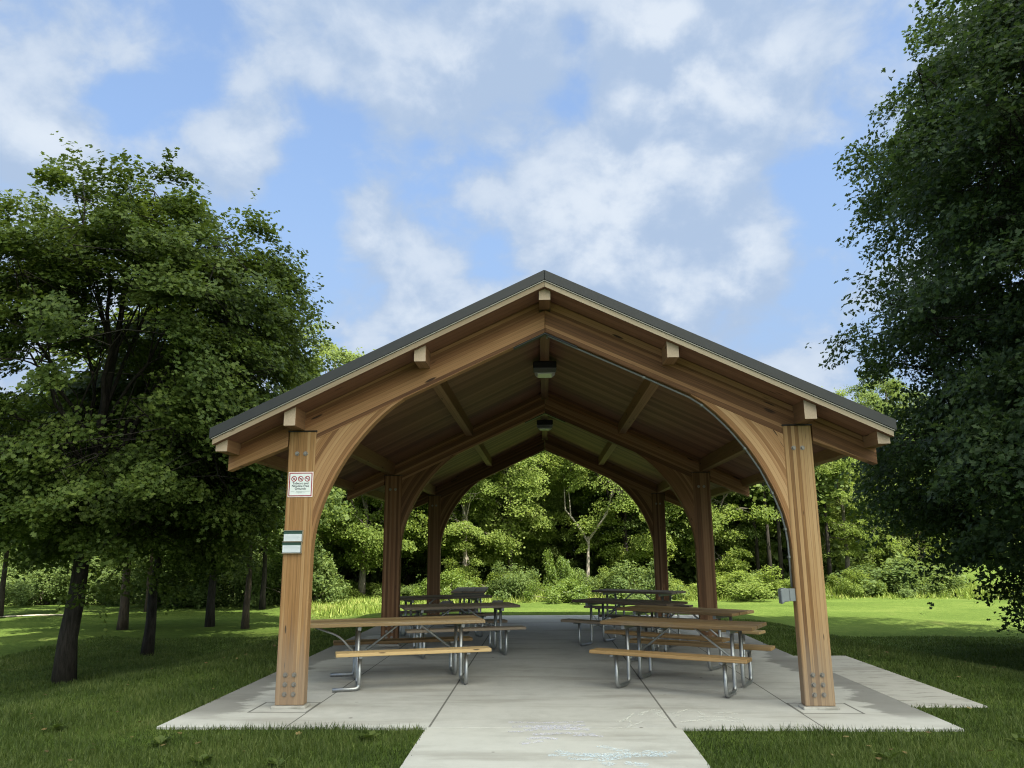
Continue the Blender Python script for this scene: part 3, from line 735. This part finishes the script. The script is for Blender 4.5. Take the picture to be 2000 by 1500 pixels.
B_DARK = bark('bark_dark', (.036, .031, .027)); B_GREY = bark('bark_grey', (.17, .15, .125)); B_BROWN = bark('bark_brown', (.085, .066, .052)); B_PALE = bark('bark_pale', (.33, .29, .245))

def tree(name, loc, rz, trunk, crown, bmat, fmat, label, cat='tree', group=None, scale=1.):
    r = empty(name, loc, rz, label, cat, group)
    r.matrix_basis = Matrix.Translation(loc) @ Matrix.Rotation(rz, 4, 'Z') @ Matrix.Diagonal((scale, scale, scale, 1)); PW[r.name] = r.matrix_basis.copy()
    for nm, me, mt in (('trunk', trunk, bmat), ('crown', crown, fmat)):
        o = bpy.data.objects.new(nm, me); COL.objects.link(o); o.parent = r
        if not me.materials: me.materials.append(mt)
    return r
gz = lambda x, y: float(ground_z(x, y)) - .03

# ---- the big maple on the left
def keep_maple(C):
    k = 12.2 / (12.2 + C[:, 1]); px = (C[:, 0] - 7.5) * k + 7.5; pz = (C[:, 2] - 1.9) * k + 1.9
    gap = (((px - .45) / 1.0) ** 2 + ((pz - 5.35) / 1.0) ** 2 < 1) | (((px + .1) / 1.15) ** 2 + ((pz - 4.4) / .95) ** 2 < 1) | (((px + .95) / .9) ** 2 + ((pz - 4.9) / .8) ** 2 < 1)
    low = (np.hypot(C[:, 0], C[:, 1]) < 1.0) & (C[:, 2] < 2.0)
    return ~((gap & (RNG(2).rand(len(C)) < .86)) | low)
tk, cr = tree_data(11, 7.4, .158, ellipsoid(.62, 0, 4.55, 3.15, 3.2, 3.95, 3.2), 640, .47, 350, .063, LEAF_M, .34, (.3, .1), .33, 120, keep_maple, .74, 3, 12, .42, .85, bs=.95)
tree('maple_tree', (-7.5, 12.2, gz(-7.5, 12.2)), 0, tk, cr, B_DARK, F_MAPLE, 'large dark round crowned maple with bare inner limbs on the left lawn')
# ---- the big oak on the right (trunk outside the picture)
def oak_rad(d):
    w = np.where(d[:, 2] > 0, 5.5 * np.sqrt(np.clip(1 - .25 * d[:, 2] ** 2, 0, 1)), 6.1)
    hor = np.sqrt(np.clip(1 - d[:, 2] ** 2, 1e-4, 1)); k = np.minimum(1.25, 1 / np.maximum(hor, .55))
    return np.stack([w * k * .97, w * k * .97, np.where(d[:, 2] > 0, 8.2, 6.2)], 1)
tk, cr = tree_data(5, 12.5, .33, (np.array([0, 0, 6.5]), oak_rad), 1500, .66, 270, .108, LEAF_O, .4, (0, 0), .16, 120, lambda C: (C[:, 2] > .75) & (C[:, 0] > -(5.75 - .46 * np.clip(C[:, 2] - 7.8, 0, 9) + .55 * np.sin(1.55 * C[:, 2] + .6) + .3 * np.sin(3.3 * C[:, 2] + .7 * C[:, 1]))) & ((C[:, 0] < 1.0) | (RNG(3).rand(len(C)) < .25)), .74, 2, 9, .5, .75, bs=1.0)
tree('oak_tree', (11.2, 12.4, gz(11.2, 12.4)), 0, tk, cr, B_DARK, F_OAK, 'tall dark oak whose hanging branches fill the right edge beside the shelter roof')

# ---- smaller trees on the left lawn
tk, cr = tree_data(21, 6.0, .10, ellipsoid(0, 0, 4.3, 2.6, 2.6, 2.6, 2.4), 150, .5, 150, .105, LEAF_M, .3, (.25, 0), .35, 22, lambda C: ~((np.hypot(C[:, 0], C[:, 1]) < .8) & (C[:, 2] < 2.4)), .72, 2, 9, .4, .9, bs=.6)
SM = (tk, cr)
tk2, cr2 = tree_data(22, 5.4, .10, ellipsoid(0, 0, 3.9, 2.4, 2.4, 2.3, 2.5), 140, .5, 140, .11, LEAF_C, .35, (-.15, 0), .35, 20, lambda C: ~((np.hypot(C[:, 0], C[:, 1]) < .8) & (C[:, 2] < 2.0)), .72, 2, 9, .45, .8, bs=.6)
tree('lawn_tree', (-7.9, 15.5, gz(-7.9, 15.5)), .4, tk, cr, B_DARK, F_MAPLE, 'slim dark young maple on the lawn just right of the large maple trunk', scale=1.12)
for (x, y, s, T, bmt, fm, lab) in (
    (-11.05, 20.3, 1.25, (tk2, cr2), B_BROWN, F_WOODD, 'brown trunked tree in the shade behind and between the two dark maples'),
    (-9.0, 20.9, 1.2, SM, B_DARK, F_MAPLE, 'dark trunked tree standing alone at the far side of the left lawn'),
    (-7.85, 20.4, 1.0, (tk2, cr2), B_GREY, F_WOODD, 'small tree with a sun flecked trunk just left of the front left post')):
    tree('lawn_tree', (x, y, gz(x, y)), x, T[0], T[1], bmt, fm, lab, scale=s)
for (x, y, s, T, lab) in ((-17., 24., .95, SM, 'dark leafy tree behind the large maple at the left picture edge'),
                          (-13.6, 26.5, 1.0, (tk2, cr2), 'shaded tree behind the left lawn where the pale track ends'),
                          (-10.0, 27.5, 1.05, SM, 'shaded tree behind the small lawn trees on the left')):
    tree('lawn_tree', (x, y, gz(x, y)), y, T[0], T[1], B_DARK, F_WOODD, lab, scale=s)

# ---- wood's edge: distinct trees, copies share meshes
VAR = []
for i, (rx, hh, cz, dn, nc, rc_, per, ls, fl) in enumerate(((3.1, 5.2, 6.6, 5.2, 170, .70, 330, .105, .34), (2.6, 6.0, 7.2, 6.2, 170, .64, 330, .10, .3), (3.5, 4.6, 6.0, 4.8, 180, .74, 330, .108, .36), (2.2, 5.4, 6.0, 5.3, 150, .58, 320, .098, .32))):
    VAR.append(tree_data(40 + i, cz + hh * .75, .17, ellipsoid(0, 0, cz, rx, rx, hh, dn), nc, rc_, per, ls, LEAF_C, fl, (.3 * (-1) ** i, 0), .25, 26, None, .78, 2, 8, .5, .7, names='edge_tree', bs=.85))
def vtree(x, y, s, v, rz, fm, bmt, label, group=None, name='woodland_tree'):
    tkm, crm = VAR[v]
    r = empty(name, (x, y, gz(x, y)), rz, label, 'tree', group)
    r.matrix_basis = Matrix.Translation((x, y, gz(x, y))) @ Matrix.Rotation(rz, 4, 'Z') @ Matrix.Diagonal((s, s, s, 1)); PW[r.name] = r.matrix_basis.copy()
    for nm, me, mt in (('trunk', tkm, bmt), ('crown', crm, fm)):
        if not me.materials: me.materials.append(None)
        o = bpy.data.objects.new(nm, me); COL.objects.link(o); o.parent = r
        o.material_slots[0].link = 'OBJECT'; o.material_slots[0].material = mt
    return r
EDGE = [  # x, y, scale, variant, rot, foliage, bark, label
    (-10.6, 36.5, 1.10, 0, .3, F_OLIVE, B_GREY, 'pale green tree whose top shows above the left slope of the roof'),
    (-7.9, 33.5, .92, 2, 1.2, F_WOOD, B_GREY, 'bright sunlit tree seen between the front and middle left posts'),
    (-5.3, 36.0, 1.0, 0, 2.0, F_WOOD, B_DARK, 'yellow green tree seen between the middle and back left posts'),
    (-3.6, 35.0, .80, 3, .5, F_WOOD, B_PALE, 'sunny tree with a leaning pale trunk just inside the back left post'),
    (-1.6, 36.5, .88, 2, 3.0, F_WOOD, B_GREY, 'broad bright tree left of centre through the far arch'),
    (.2, 39.0, .98, 1, 4.1, F_OLIVE, B_PALE, 'grey green tree with pale limbs under the point of the far arch'),
    (3.6, 35.5, .86, 2, 5.0, F_WOOD, B_DARK, 'rounded green tree right of the bare tree through the far arch'),
    (5.4, 37.0, .95, 0, 2.6, F_WOODD, B_DARK, 'deep green tree just left of the back right post'),
    (7.6, 36.0, .98, 3, 1.4, F_WOOD, B_GREY, 'leafy tree seen between the back and middle right posts'),
    (9.6, 38.5, .92, 1, .8, F_WOODD, B_DARK, 'dark tree over the cluster of slim trunks beyond the middle right post'),
    (13.6, 36.0, .74, 1, 2.2, F_WOOD, B_GREY, 'tall light green tree just right of the front right post'),
    (15.6, 41.0, .66, 0, 3.6, F_OLIVE, B_GREY, 'pale tree rising beyond the right end of the roof'),
]
for x, y, s, v, rz, fm, bmt, lab in EDGE: vtree(x, y, s, v, rz, fm, bmt, lab)
rg = RNG(76)
for k in range(15):
    x = -12.5 + k * 2.1 + rg.uniform(-.5, .5); y = 41.5 + rg.uniform(-1.5, 2.5)
    vtree(x, y, rg.uniform(.85, 1.02) if x < 9 else rg.uniform(.58, .68), (k * 3 + 1) % 4, rg.uniform(0, 6), (F_WOOD, F_OLIVE, F_WOODD)[k % 3], (B_GREY, B_PALE, B_DARK)[k % 3], 'leafy tree in the second row of the wood behind the shelter', 'trees in the second row of the wood')
rg = RNG(77)
for k in range(9):
    x = -33 + k * 2.6 + rg.uniform(-.6, .6); y = 33 + rg.uniform(-1.5, 2.5)
    vtree(x, y, rg.uniform(.62, .76), k % 4, rg.uniform(0, 6), F_WOODD, B_DARK, 'tree in the dark shaded row behind the left lawn', 'trees in the shaded row on the left')
for k in range(7):
    x = 20.5 + k * 3.2 + rg.uniform(-.8, .8); y = 50 + rg.uniform(-2, 3)
    vtree(x, y, rg.uniform(.95, 1.1), k % 4, rg.uniform(0, 6), F_WOODD, B_GREY, 'tree on the rise beyond the right lawn behind the oak', 'trees on the far right rise')
rg = RNG(79)
for k in range(14):
    x = -9.3 + k * 2.15 + rg.uniform(-.5, .5); y = 38.6 + rg.uniform(-.9, .9)
    vtree(x, y, rg.uniform(.62, .85) if x < 9 else rg.uniform(.5, .6), (k + 2) % 4, rg.uniform(0, 6), (F_OLIVE, F_WOOD)[k % 2], (B_GREY, B_DARK)[k % 2], 'leafy tree filling in between the front trees of the wood', 'trees filling in along the wood')
# slim trunks cluster beyond the middle right post
rg = RNG(8)
for k in range(8):
    x = 9.7 + k * .42 + rg.uniform(-.1, .1); y = 35.5 + rg.uniform(-.8, 1.2); tb = Tubes(); hgt = rg.uniform(4.8, 5.6)
    tb.add([(0, 0, 0), (rg.uniform(-.1, .1), 0, hgt * .4), (rg.uniform(-.3, .3), 0, hgt)], [.11, .085, .05], 8)
    r = empty('slim_tree', (x, y, gz(x, y)), 0, 'slim dark trunk in the close cluster beyond the middle right post', 'tree', 'cluster of slim trunks')
    link('trunk', tb.mesh('slim_trunk'), B_DARK, r, PW[r.name])
    q = RNG(100 + k); P = np.array([0, 0, hgt - .2]) + q.normal(0, 1, (420, 3)) * (.55, .55, .6)
    link('crown', leaves_at(q, P, np.tile((0, 0, .7), (420, 1)), .2, LEAF_C, .6), F_WOODD, r, PW[r.name])
# bare dead tree
tb = Tubes(); rg = RNG(4)
def dead(p, d, L, r, lv):
    e = p + d * L; mid_ = (p + e) / 2 + rg.normal(0, .05 * L, 3)
    tb.add(curve3(p, mid_, e, 5), np.linspace(r, r * .62, 5), 6, False)
    if lv == 0: return
    for s in range(2 if lv > 2 else 3):
        a = norm(d + rg.normal(0, .42, 3) + np.array([0, 0, .12])); dead(p + (e - p) * rg.uniform(.7, 1.), a, L * rg.uniform(.55, .8), r * .6, lv - 1)
dead(np.zeros(3), norm(np.array([.04, 0, 1.])), 2.5, .10, 6)
dt = link('dead_tree', tb.mesh('dead_tree'), B_PALE, None, Matrix.Translation((1.8, 34.6, gz(1.8, 34.6))))
tag(dt, 'bare pale dead tree with forking branches seen through the far arch', 'dead tree')
# multi-stemmed tree on the right rise
tb = Tubes(); rg = RNG(14)
for k in range(6):
    a = k * 1.05; tb.add([(.12 * math.cos(a), .12 * math.sin(a), 0), (.35 * math.cos(a), .3 * math.sin(a), 1.4), (.85 * math.cos(a), .7 * math.sin(a), 3.4), (1.3 * math.cos(a), math.sin(a), 5.)], [.20, .15, .11, .06], 8)
mx, my = 19.4, 42.
r = empty('multi_stem_tree', (mx, my, gz(mx, my)), 0, 'multi stemmed tree with pale trunks fanning out on the rise beyond the right lawn', 'tree')
link('trunk', tb.mesh('multi_trunk'), B_BROWN, r, PW[r.name])
P = np.array([0, 0, 5.4]) + norm(rg.normal(0, 1, (7000, 3))) * (rg.rand(7000, 1) ** .4) * (3.0, 3.0, 2.2)
link('crown', leaves_at(rg, P, np.tile((0, 0, .7), (7000, 1)), .24, LEAF_C, .6), F_WOODD, r, PW[r.name])
vtree(17.9, 43.5, .5, 2, 1., F_WOOD, B_DARK, 'small round tree with a dark trunk left of the multi stemmed tree')

# ---- deep wood behind, one mass
rg = RNG(31); P, U = [], []
tbm = Tubes()
for k in range(115):
    x = rg.uniform(-60, 62); y = rg.uniform(40, 62) + (6 if x > 16 else 0); hh = rg.uniform(7.5, 11); cz = gz(x, y)
    n = 1700; b = norm(rg.normal(0, 1, (n, 3))) * (rg.rand(n, 1) ** .35) * np.array([3.1, 3.1, hh * .47]); b *= (1 + .22 * np.sin(b[:, :1] * 2.1 + k) * np.cos(b[:, 2:] * 1.7 + k))
    P.append(b + (x, y, cz + hh * .52)); U.append(norm(b) * .4 + (0, 0, .5))
    tbm.add([(x, y, cz), (x + rg.uniform(-.3, .3), y, cz + hh * .75)], [.2, .07], 6)
for k in range(70):
    x = -36 + k * 1.15; y = 38.5 + rg.uniform(-.8, 2.) + (9 if x > 16 else 0); n = 330
    b = norm(rg.normal(0, 1, (n, 3))) * (rg.rand(n, 1) ** .4) * (1.3, 1.1, rg.uniform(1., 1.9)); P.append(b + (x, y, gz(x, y) + 1.0)); U.append(norm(b) * .4 + (0, 0, .5))
P = np.concatenate(P); U = np.concatenate(U)
tag(link('woodland', leaves_at(rg, P, U, .34, LEAF_C, .6, name='woodland'), F_WOODD), 'mass of leafy woodland filling the background', 'woodland', kind='stuff')
tag(link('woodland_trunks', tbm.mesh('woodland_trunks'), B_DARK), 'trunks standing in the shade of the background wood', 'trunks', kind='stuff')

# ---- bushes along the wood's edge
BUSH = []
for i in range(3):
    q = RNG(200 + i); n = 34; xy = q.normal(0, .58, (n, 2)); rr_ = np.hypot(xy[:, 0], xy[:, 1])
    C = np.concatenate([xy, (q.uniform(.08, 1., n) ** 1.3 * np.clip(1.15 - .55 * rr_, .2, 1) + (q.rand(n) < .12) * .35)[:, None]], 1)
    P = np.concatenate([c + norm(q.normal(0, 1, (380, 3))) * (q.rand(380, 1) ** .5) * q.uniform(.18, .42) for c in C]); U = np.concatenate([np.tile(c * .5 + (0, 0, .5), (380, 1)) for c in C])
    tb = Tubes()
    for c in C: tb.add(curve3(np.array([c[0] * .1, c[1] * .1, 0]), c * (.5, .5, .7), c, 4), [.02, .014, .01, .005], 4, False)
    BUSH.append((leaves_at(q, P, U, .062, LEAF_C, .6, name='bush_leaves'), tb.mesh('bush_stems')))
def bush(x, y, s, v, fm, label, group=None):
    r = empty('bush', (x, y, gz(x, y)), 0, label, 'bush', group)
    r.matrix_basis = Matrix.Translation((x, y, gz(x, y))) @ Matrix.Rotation(x * 3, 4, 'Z') @ Matrix.Diagonal((s[0], s[0], s[1], 1)); PW[r.name] = r.matrix_basis.copy()
    for nm, me, mt in (('foliage', BUSH[v][0], fm), ('stems', BUSH[v][1], B_GREY)):
        if not me.materials: me.materials.append(None)
        o = bpy.data.objects.new(nm, me); COL.objects.link(o); o.parent = r
        o.material_slots[0].link = 'OBJECT'; o.material_slots[0].material = mt
SPEC = [(-3.7, 30.5, (1.0, 1.1), 0, F_BUSH, 'bright shrub beside the back left post at the edge of the meadow'),
        (-1.2, 31.5, (1.1, 1.2), 1, F_WOODD, 'green shrub left of centre through the far arch'),
        (.55, 32.2, (.7, 1.45), 2, F_BUSH, 'yellowish upright shrub at the centre of the far arch'),
        (.9, 30.2, (1.0, .8), 0, F_BUSH, 'low rounded bush at the lawn edge in the centre of the far arch'),
        (3.6, 31.8, (1.5, 1.3), 1, F_WOODD, 'spreading shrub below the bare tree, left of the back right post'),
        (7.9, 31.8, (1.4, .95), 2, F_WOOD, 'green shrub between the middle and back right posts'),
        (15.2, 34.0, (2.1, 1.35), 0, F_WOODD, 'wide shrub right of the front right post behind the tall grass'),
        (17.4, 37., (1.7, 1.2), 1, F_WOODD, 'shrub under the small round tree on the right')]
for a in SPEC: bush(*a)
rg = RNG(55)
for k in range(11):
    x = -8.2 + k * 2.25 + rg.uniform(-.5, .5); y = 33 + rg.uniform(-.8, 1.2)
    bush(x, y, (rg.uniform(.8, 1.3), rg.uniform(.5, 1.0)), k % 3, (F_WOOD, F_WOODD, F_WOOD)[k % 3], 'leafy undergrowth bush under the first trees of the wood', 'undergrowth bushes along the wood')
for k in range(12):
    x = -27 + k * 1.6 + rg.uniform(-.5, .5); y = 29.5 + rg.uniform(-.6, 1.6)
    bush(x, y, (rg.uniform(1.2, 1.9), rg.uniform(1.0, 1.8)), k % 3, F_WOODD, 'shaded bush along the back of the left lawn', 'bushes behind the left lawn')

# ---- tall grass between lawn and wood
rg = RNG(66); N = 95000
x = rg.uniform(-9, 30, N); y = rg.uniform(20, 37, N)
front = np.where(x < -5.0, np.interp(x, [-9, -7.6, -6.6, -5.], [27, 24.5, 22.4, 23.6]), np.interp(x, [-5, -3.2, -.2, 8, 30], [23.6, 27.5, 30.3, 31., 30.4])) + .35 * np.sin(x * 1.7) + .2 * np.sin(x * 4.1)
ok = (y > front) & (rg.rand(N) < np.clip(1.5 - (y - front) / 9, .2, 1)); x, y, front = x[ok], y[ok], front[ok]; N = len(x)
ramp_ = np.clip((y - front) / 1.2, .25, 1)
hgt = (rg.uniform(.15, .46, N) * np.where(x > -3.5, 1.45, .62) * (.75 + .35 * np.sin(x * .8) * np.sin(y * .9 + x * .3))) * ramp_
a = rg.uniform(0, 6.28, N); Xd = np.stack([np.cos(a), np.sin(a), 0 * a], 1); Zd = norm(np.stack([rg.normal(0, .3, N), rg.normal(0, .3, N), np.ones(N)], 1)); Yd = norm(np.cross(Zd, Xd))
BL = ([(-.5, 0, 0), (.5, 0, 0), (.38, .10, .5), (-.38, .10, .5), (0, .34, 1)], [(0, 1, 2, 3), (3, 2, 4)])
S = np.stack([rg.uniform(.018, .05, N), hgt, hgt], 1)
mg = link('meadow_grass', inst_mesh('meadow_grass', BL[0], BL[1], np.stack([x, y, ground_z(x, y) - .02], 1), Xd, Yd, Zd, S, rg.rand(N)), F_MEAD)
tag(mg, 'tall sunny unmown grass between the lawn and the wood', 'tall grass', kind='stuff')

# ---- lawn blades, thick near the camera
rg = RNG(67); N = 520000
y = 4.9 + 13.5 * rg.rand(N) ** 2.1; hw = (y + 1.5) * .78; x = rg.uniform(-1, 1, N) * np.minimum(hw, 10.5)
patch = np.sin(x * 1.9 + 1.3 * np.sin(y * 1.4)) * np.sin(y * 2.3 + x * .7)
jx = rg.rand(N) ** 2.2 * .045 + .02 * np.sin(x * 9.) * np.sin(y * 7.)
bad = ((np.abs(x) < 3.70 - jx) & (y > 7.49 + jx) & (y < 19.63)) | ((x > -1.165 + jx) & (x < 1.185 - jx) & (y < 7.6)) | ((x > 3.6) & (x < 4.50 - jx) & (y > 8.54 + jx) & (y < 12.36 - jx))
ok = ~bad; x, y, patch = x[ok], y[ok], patch[ok]; N = len(x)
hgt = rg.uniform(.026, .074, N) * (1 + .38 * patch) * np.interp(y, [5, 12, 18], [1., 1., .8])
edge = (np.abs(y - 7.49) < .10) & (np.abs(x) < 3.8); hgt[edge] *= 1.25
a = rg.uniform(0, 6.28, N); Xd = np.stack([np.cos(a), np.sin(a), 0 * a], 1); Zd = norm(np.stack([rg.normal(0, .38, N), rg.normal(0, .38, N), np.ones(N)], 1)); Yd = norm(np.cross(Zd, Xd))
S = np.stack([rg.uniform(.0035, .0065, N) * np.interp(y, [5, 9, 18], [1., 1.5, 3]), hgt * 1.1, hgt], 1)
tint = np.clip(rg.rand(N) * .8 + (rg.rand(N) < .09) * .6 + .14 * patch, 0, 1.3)
lb = link('lawn_grass', inst_mesh('lawn_grass', BL[0], BL[1], np.stack([x, y, ground_z(x, y) - .004], 1), Xd, Yd, Zd, S, tint), F_GRASS)
tag(lb, 'short shaggy green lawn grass around the pad and walk', 'grass', kind='stuff')
# broad leaved weeds in the lawn by the camera
rg = RNG(68); wsp = 0
for (wx, wy) in ((-2.75, 6.35), (-3.35, 6.9), (-2.1, 6.25), (2.6, 6.5), (-4.6, 7.4), (-1.6, 7.1), (3.9, 7.0)):
    n = 14; a = rg.uniform(0, 6.28, n); el = rg.uniform(.1, .7, n)
    Xd = np.stack([np.cos(a) * np.cos(el), np.sin(a) * np.cos(el), np.sin(el)], 1); Yd = np.stack([-np.sin(a), np.cos(a), 0 * a], 1); Zd = np.cross(Xd, Yd)
    w = link('weed', inst_mesh('weed', LEAF_O[0], LEAF_O[1], np.tile((wx, wy, gz(wx, wy) + .045), (n, 1)), Xd, Yd, Zd, rg.uniform(.07, .13, n)), F_GRASS)
    tag(w, 'small broad leaved weed in the foreground lawn', 'weed', 'weeds in the lawn')

# fallen leaves and clippings
rg = RNG(91); n = 240; x = rg.uniform(-6, 7, n); y = 5.2 + 9 * rg.rand(n) ** 1.4
onp = ((np.abs(x) < 3.72) & (y > 7.4)) | ((np.abs(x) < 1.22) & (y < 7.6)) | ((x > 3.6) & (x < 4.6) & (y > 8.4))
x, y = x[~onp], y[~onp]; n = len(x); onp = onp[~onp]
z = np.where(onp, .004, ground_z(x, y) + .05)
lt = link('leaf_litter', leaves_at(rg, np.stack([x, y, z], 1), np.tile((0, 0, 1.), (n, 1)), .045, LEAF_M, .18, 0., 'leaf_litter'), foliage('dry_leaves', (.05, .035, .015), (.16, .11, .04), (.26, .22, .09), (.2, .16, .05), .15, .7))
tag(lt, 'scattered small fallen leaves and clippings', 'leaf litter', kind='stuff')
# ------------------------------------------------------------------ sun, added cloud, sky
SUN_EL = R_(56); sd = norm(np.array([.62, -.78])) ; SD = Vector((sd[0] * math.cos(SUN_EL), sd[1] * math.cos(SUN_EL), math.sin(SUN_EL)))
su = bpy.data.lights.new('sun', 'SUN'); su.energy = 4.9; su.angle = R_(.53); su.color = (1., .93, .80)
so = bpy.data.objects.new('sun', su); COL.objects.link(so); so.rotation_euler = SD.to_track_quat('Z', 'Y').to_euler(); so.location = SD * 60
# the cloud is an added, unseen blocker shaped to shade the shelter only
rg = RNG(9); bm = bmesh.new(); bmesh.ops.create_icosphere(bm, subdivisions=5, radius=1.)
for v in bm.verts:
    c = v.co; k = 1 + .05 * math.sin(5 * c.x + 1) * math.sin(4 * c.y + 2) + .04 * math.sin(9 * c.y + 7 * c.z) + .10 * max(0, c.z) * math.sin(7 * c.x + 5 * c.y)
    v.co = Vector((c.x * 15.8, c.y * 22.6, c.z * (6 if c.z > 0 else 2.5))) * k
cl = obj('shade_cloud', bm, plain('shade_cloud_white', (.86, .87, .9), 1., 0, .04, .1, 0), None, None, True)
cl.location = Vector((.2, -2.6, 0)) + SD * 650
tag(cl, 'unseen added white cloud passing in front of the sun behind the viewer', 'shade_cloud', kind='structure')

w = bpy.data.worlds.new('World'); sc.world = w; w.use_nodes = True
m = Mat('w', w)
dirv = m.n('ShaderNodeTexCoord').outputs['Generated']; dx, dy, dz = m.xyz(dirv)
sky = m.n('ShaderNodeTexSky', sky_type='NISHITA', sun_disc=False, sun_elevation=SUN_EL, sun_rotation=math.atan2(sd[0], sd[1]), air_density=1.0, dust_density=.4, ozone_density=1.5, altitude=200).outputs[0]
HK, SKYSEED = .62, 3.7
# where the larger clouds and the blue gaps hang: direction, sharpness, weight
PUFFS = [(-0.3821, 0.7527, 0.5361, 183.5, -0.11), (-0.4749, 0.7326, 0.4875, 733.9, -0.07), (-0.2573, 0.8391, 0.4792, 346.9, -0.09), (-0.3056, 0.8649, 0.3982, 394.7, -0.11), (-0.2926, 0.8953, 0.3358, 453.1, -0.1), (0.0493, 0.7983, 0.6002, 1096.3, -0.1), (0.0527, 0.8404, 0.5393, 1387.6, -0.07), (0.3519, 0.8416, 0.4098, 346.9, -0.11), (0.1938, 0.8788, 0.436, 1387.6, -0.08), (-0.0627, 0.9219, 0.3824, 1387.6, -0.05), (0.0813, 0.9565, 0.2801, 616.7, -0.04), (0.3638, 0.7682, 0.5268, 1387.6, -0.06), (-0.1618, 0.87, 0.4657, 888.0, -0.05), (-0.3043, 0.7582, 0.5767, 154.2, 0.09), (-0.2214, 0.884, 0.4117, 394.7, 0.11), (-0.026, 0.8496, 0.5268, 154.2, 0.08), (0.2104, 0.8065, 0.5525, 76.8, 0.09), (0.1128, 0.8706, 0.4789, 222.0, 0.07), (-0.529, 0.7221, 0.4458, 222.0, 0.07), (-0.3471, 0.8102, 0.4723, 733.9, 0.08), (0.2671, 0.8905, 0.3683, 453.1, 0.07), (-0.1099, 0.932, 0.3454, 346.9, 0.06), (-0.2459, 0.9208, 0.3028, 616.7, 0.06), (0.0039, 0.9061, 0.423, 453.1, 0.06), (-0.4421, 0.708, 0.5508, 616.7, 0.03), (0.2212, 0.933, 0.284, 183.5, 0.05), (-0.5121, 0.6703, 0.5371, 453.1, 0.06)]
def cuv(off):
    dn = m.math('ADD', m.math('MAXIMUM', m.math('ADD', dz, off), .0), HK)
    return m.comb(m.math('DIVIDE', dx, dn), m.math('DIVIDE', dy, dn), SKYSEED)
uv, uv2 = cuv(0.), cuv(.07)
nd = m.n('ShaderNodeVectorMath', {0: dirv}, operation='NORMALIZE').outputs[0]
bias = 0.
for ax_, ay_, az_, sh, wt in PUFFS:
    dt_ = m.n('ShaderNodeVectorMath', {0: nd, 1: (ax_, ay_, az_)}, operation='DOT_PRODUCT').outputs['Value']
    bias = m.math('MULTIPLY_ADD', m.math('EXPONENT', m.math('MULTIPLY', m.math('SUBTRACT', dt_, 1.), sh)), wt * 1.35, bias)
def field(v):
    b = m.noise(v, 4.3, 2, .5, .2); a = m.noise(v, 11.5, 6, .56, .2)
    return m.math('ADD', m.math('MULTIPLY', b, .54), m.math('MULTIPLY', a, .46))
f1, f2 = field(uv), field(uv2)
d1 = m.math('ADD', f1, bias)
cov = m.smooth(d1, .40, .545)
veil = .16
lit = m.smooth(m.math('SUBTRACT', f1, f2), -.09, .11)
lit = m.math('MULTIPLY', lit, m.smooth(d1, .40, .78, .30, 1.05), clamp=True)
CW, CG = (2.60, 2.86, 3.18), (1.50, 1.92, 2.58)
cc = m.mix(lit, CG, CW)
skyc = m.mix(m.smooth(dz, .02, .62, .92, .1), sky, (.80, 1.36, 2.32))
skyc = m.mix(m.smooth(dz, .0, .5, .7, .06), skyc, (1.62, 2.02, 2.62))
skyc = m.mix(veil, skyc, (1.5, 1.98, 2.8))
fin = m.mix(m.math('MULTIPLY', cov, .95), skyc, cc)
# thin bright cloud veil round the sun (forward scattering)
ds = m.n('ShaderNodeVectorMath', {0: dirv, 1: tuple(SD)}, operation='DOT_PRODUCT').outputs['Value']
glow = m.smooth(ds, .40, .98)
fin = m.mix(1., fin, m.comb(*[m.math('ADD', 1., m.math('MULTIPLY', glow, k)) for k in (5.6, 4.35, 2.3)]), 'MULTIPLY')
bg = m.n('ShaderNodeBackground', {0: fin, 1: .105}).outputs[0]
o = m.n('ShaderNodeOutputWorld'); m.nt.links.new(bg, o.inputs[0])

# ------------------------------------------------------------------ camera and render settings
f, cx, cy = 1490., 1000., 750.
vy = Vector((64, 322, f)).normalized(); vz = Vector((-44, -6850, f)); vz = (vz - vy * vz.dot(vy)).normalized(); vx = vy.cross(vz)
Rm = Matrix((vx, vy, vz))                       # world = Rm @ photo-camera (x right, y down, z forward)
cr_ = Rm @ Vector((1, 0, 0)); cu_ = Rm @ Vector((0, -1, 0)); cb_ = Rm @ Vector((0, 0, -1))
cam = bpy.data.cameras.new('camera'); co = bpy.data.objects.new('camera', cam); COL.objects.link(co)
M = Matrix((cr_, cu_, cb_)).transposed().to_4x4(); M.translation = (-.04, 0, HZ); co.matrix_world = M
cam.sensor_width = 36; cam.lens = f / 2000 * 36; cam.clip_start = .05; cam.clip_end = 3000
sc.camera = co
sc.view_settings.view_transform = 'Standard'; sc.view_settings.look = 'None'; sc.view_settings.gamma = 1
sc.view_settings.exposure = 1.5
sc.render.engine = 'CYCLES'
cy_ = sc.cycles; cy_.max_bounces = 6; cy_.diffuse_bounces = 4; cy_.glossy_bounces = 3; cy_.transmission_bounces = 4; cy_.transparent_max_bounces = 6
cy_.use_denoising = True; cy_.filter_width = 1.1; cy_.denoiser = 'OPENIMAGEDENOISE'; cy_.denoising_input_passes = 'RGB_ALBEDO_NORMAL'; cy_.denoising_prefilter = 'NONE'; cy_.sample_clamp_indirect = 8; cy_.caustics_reflective = False; cy_.caustics_refractive = False
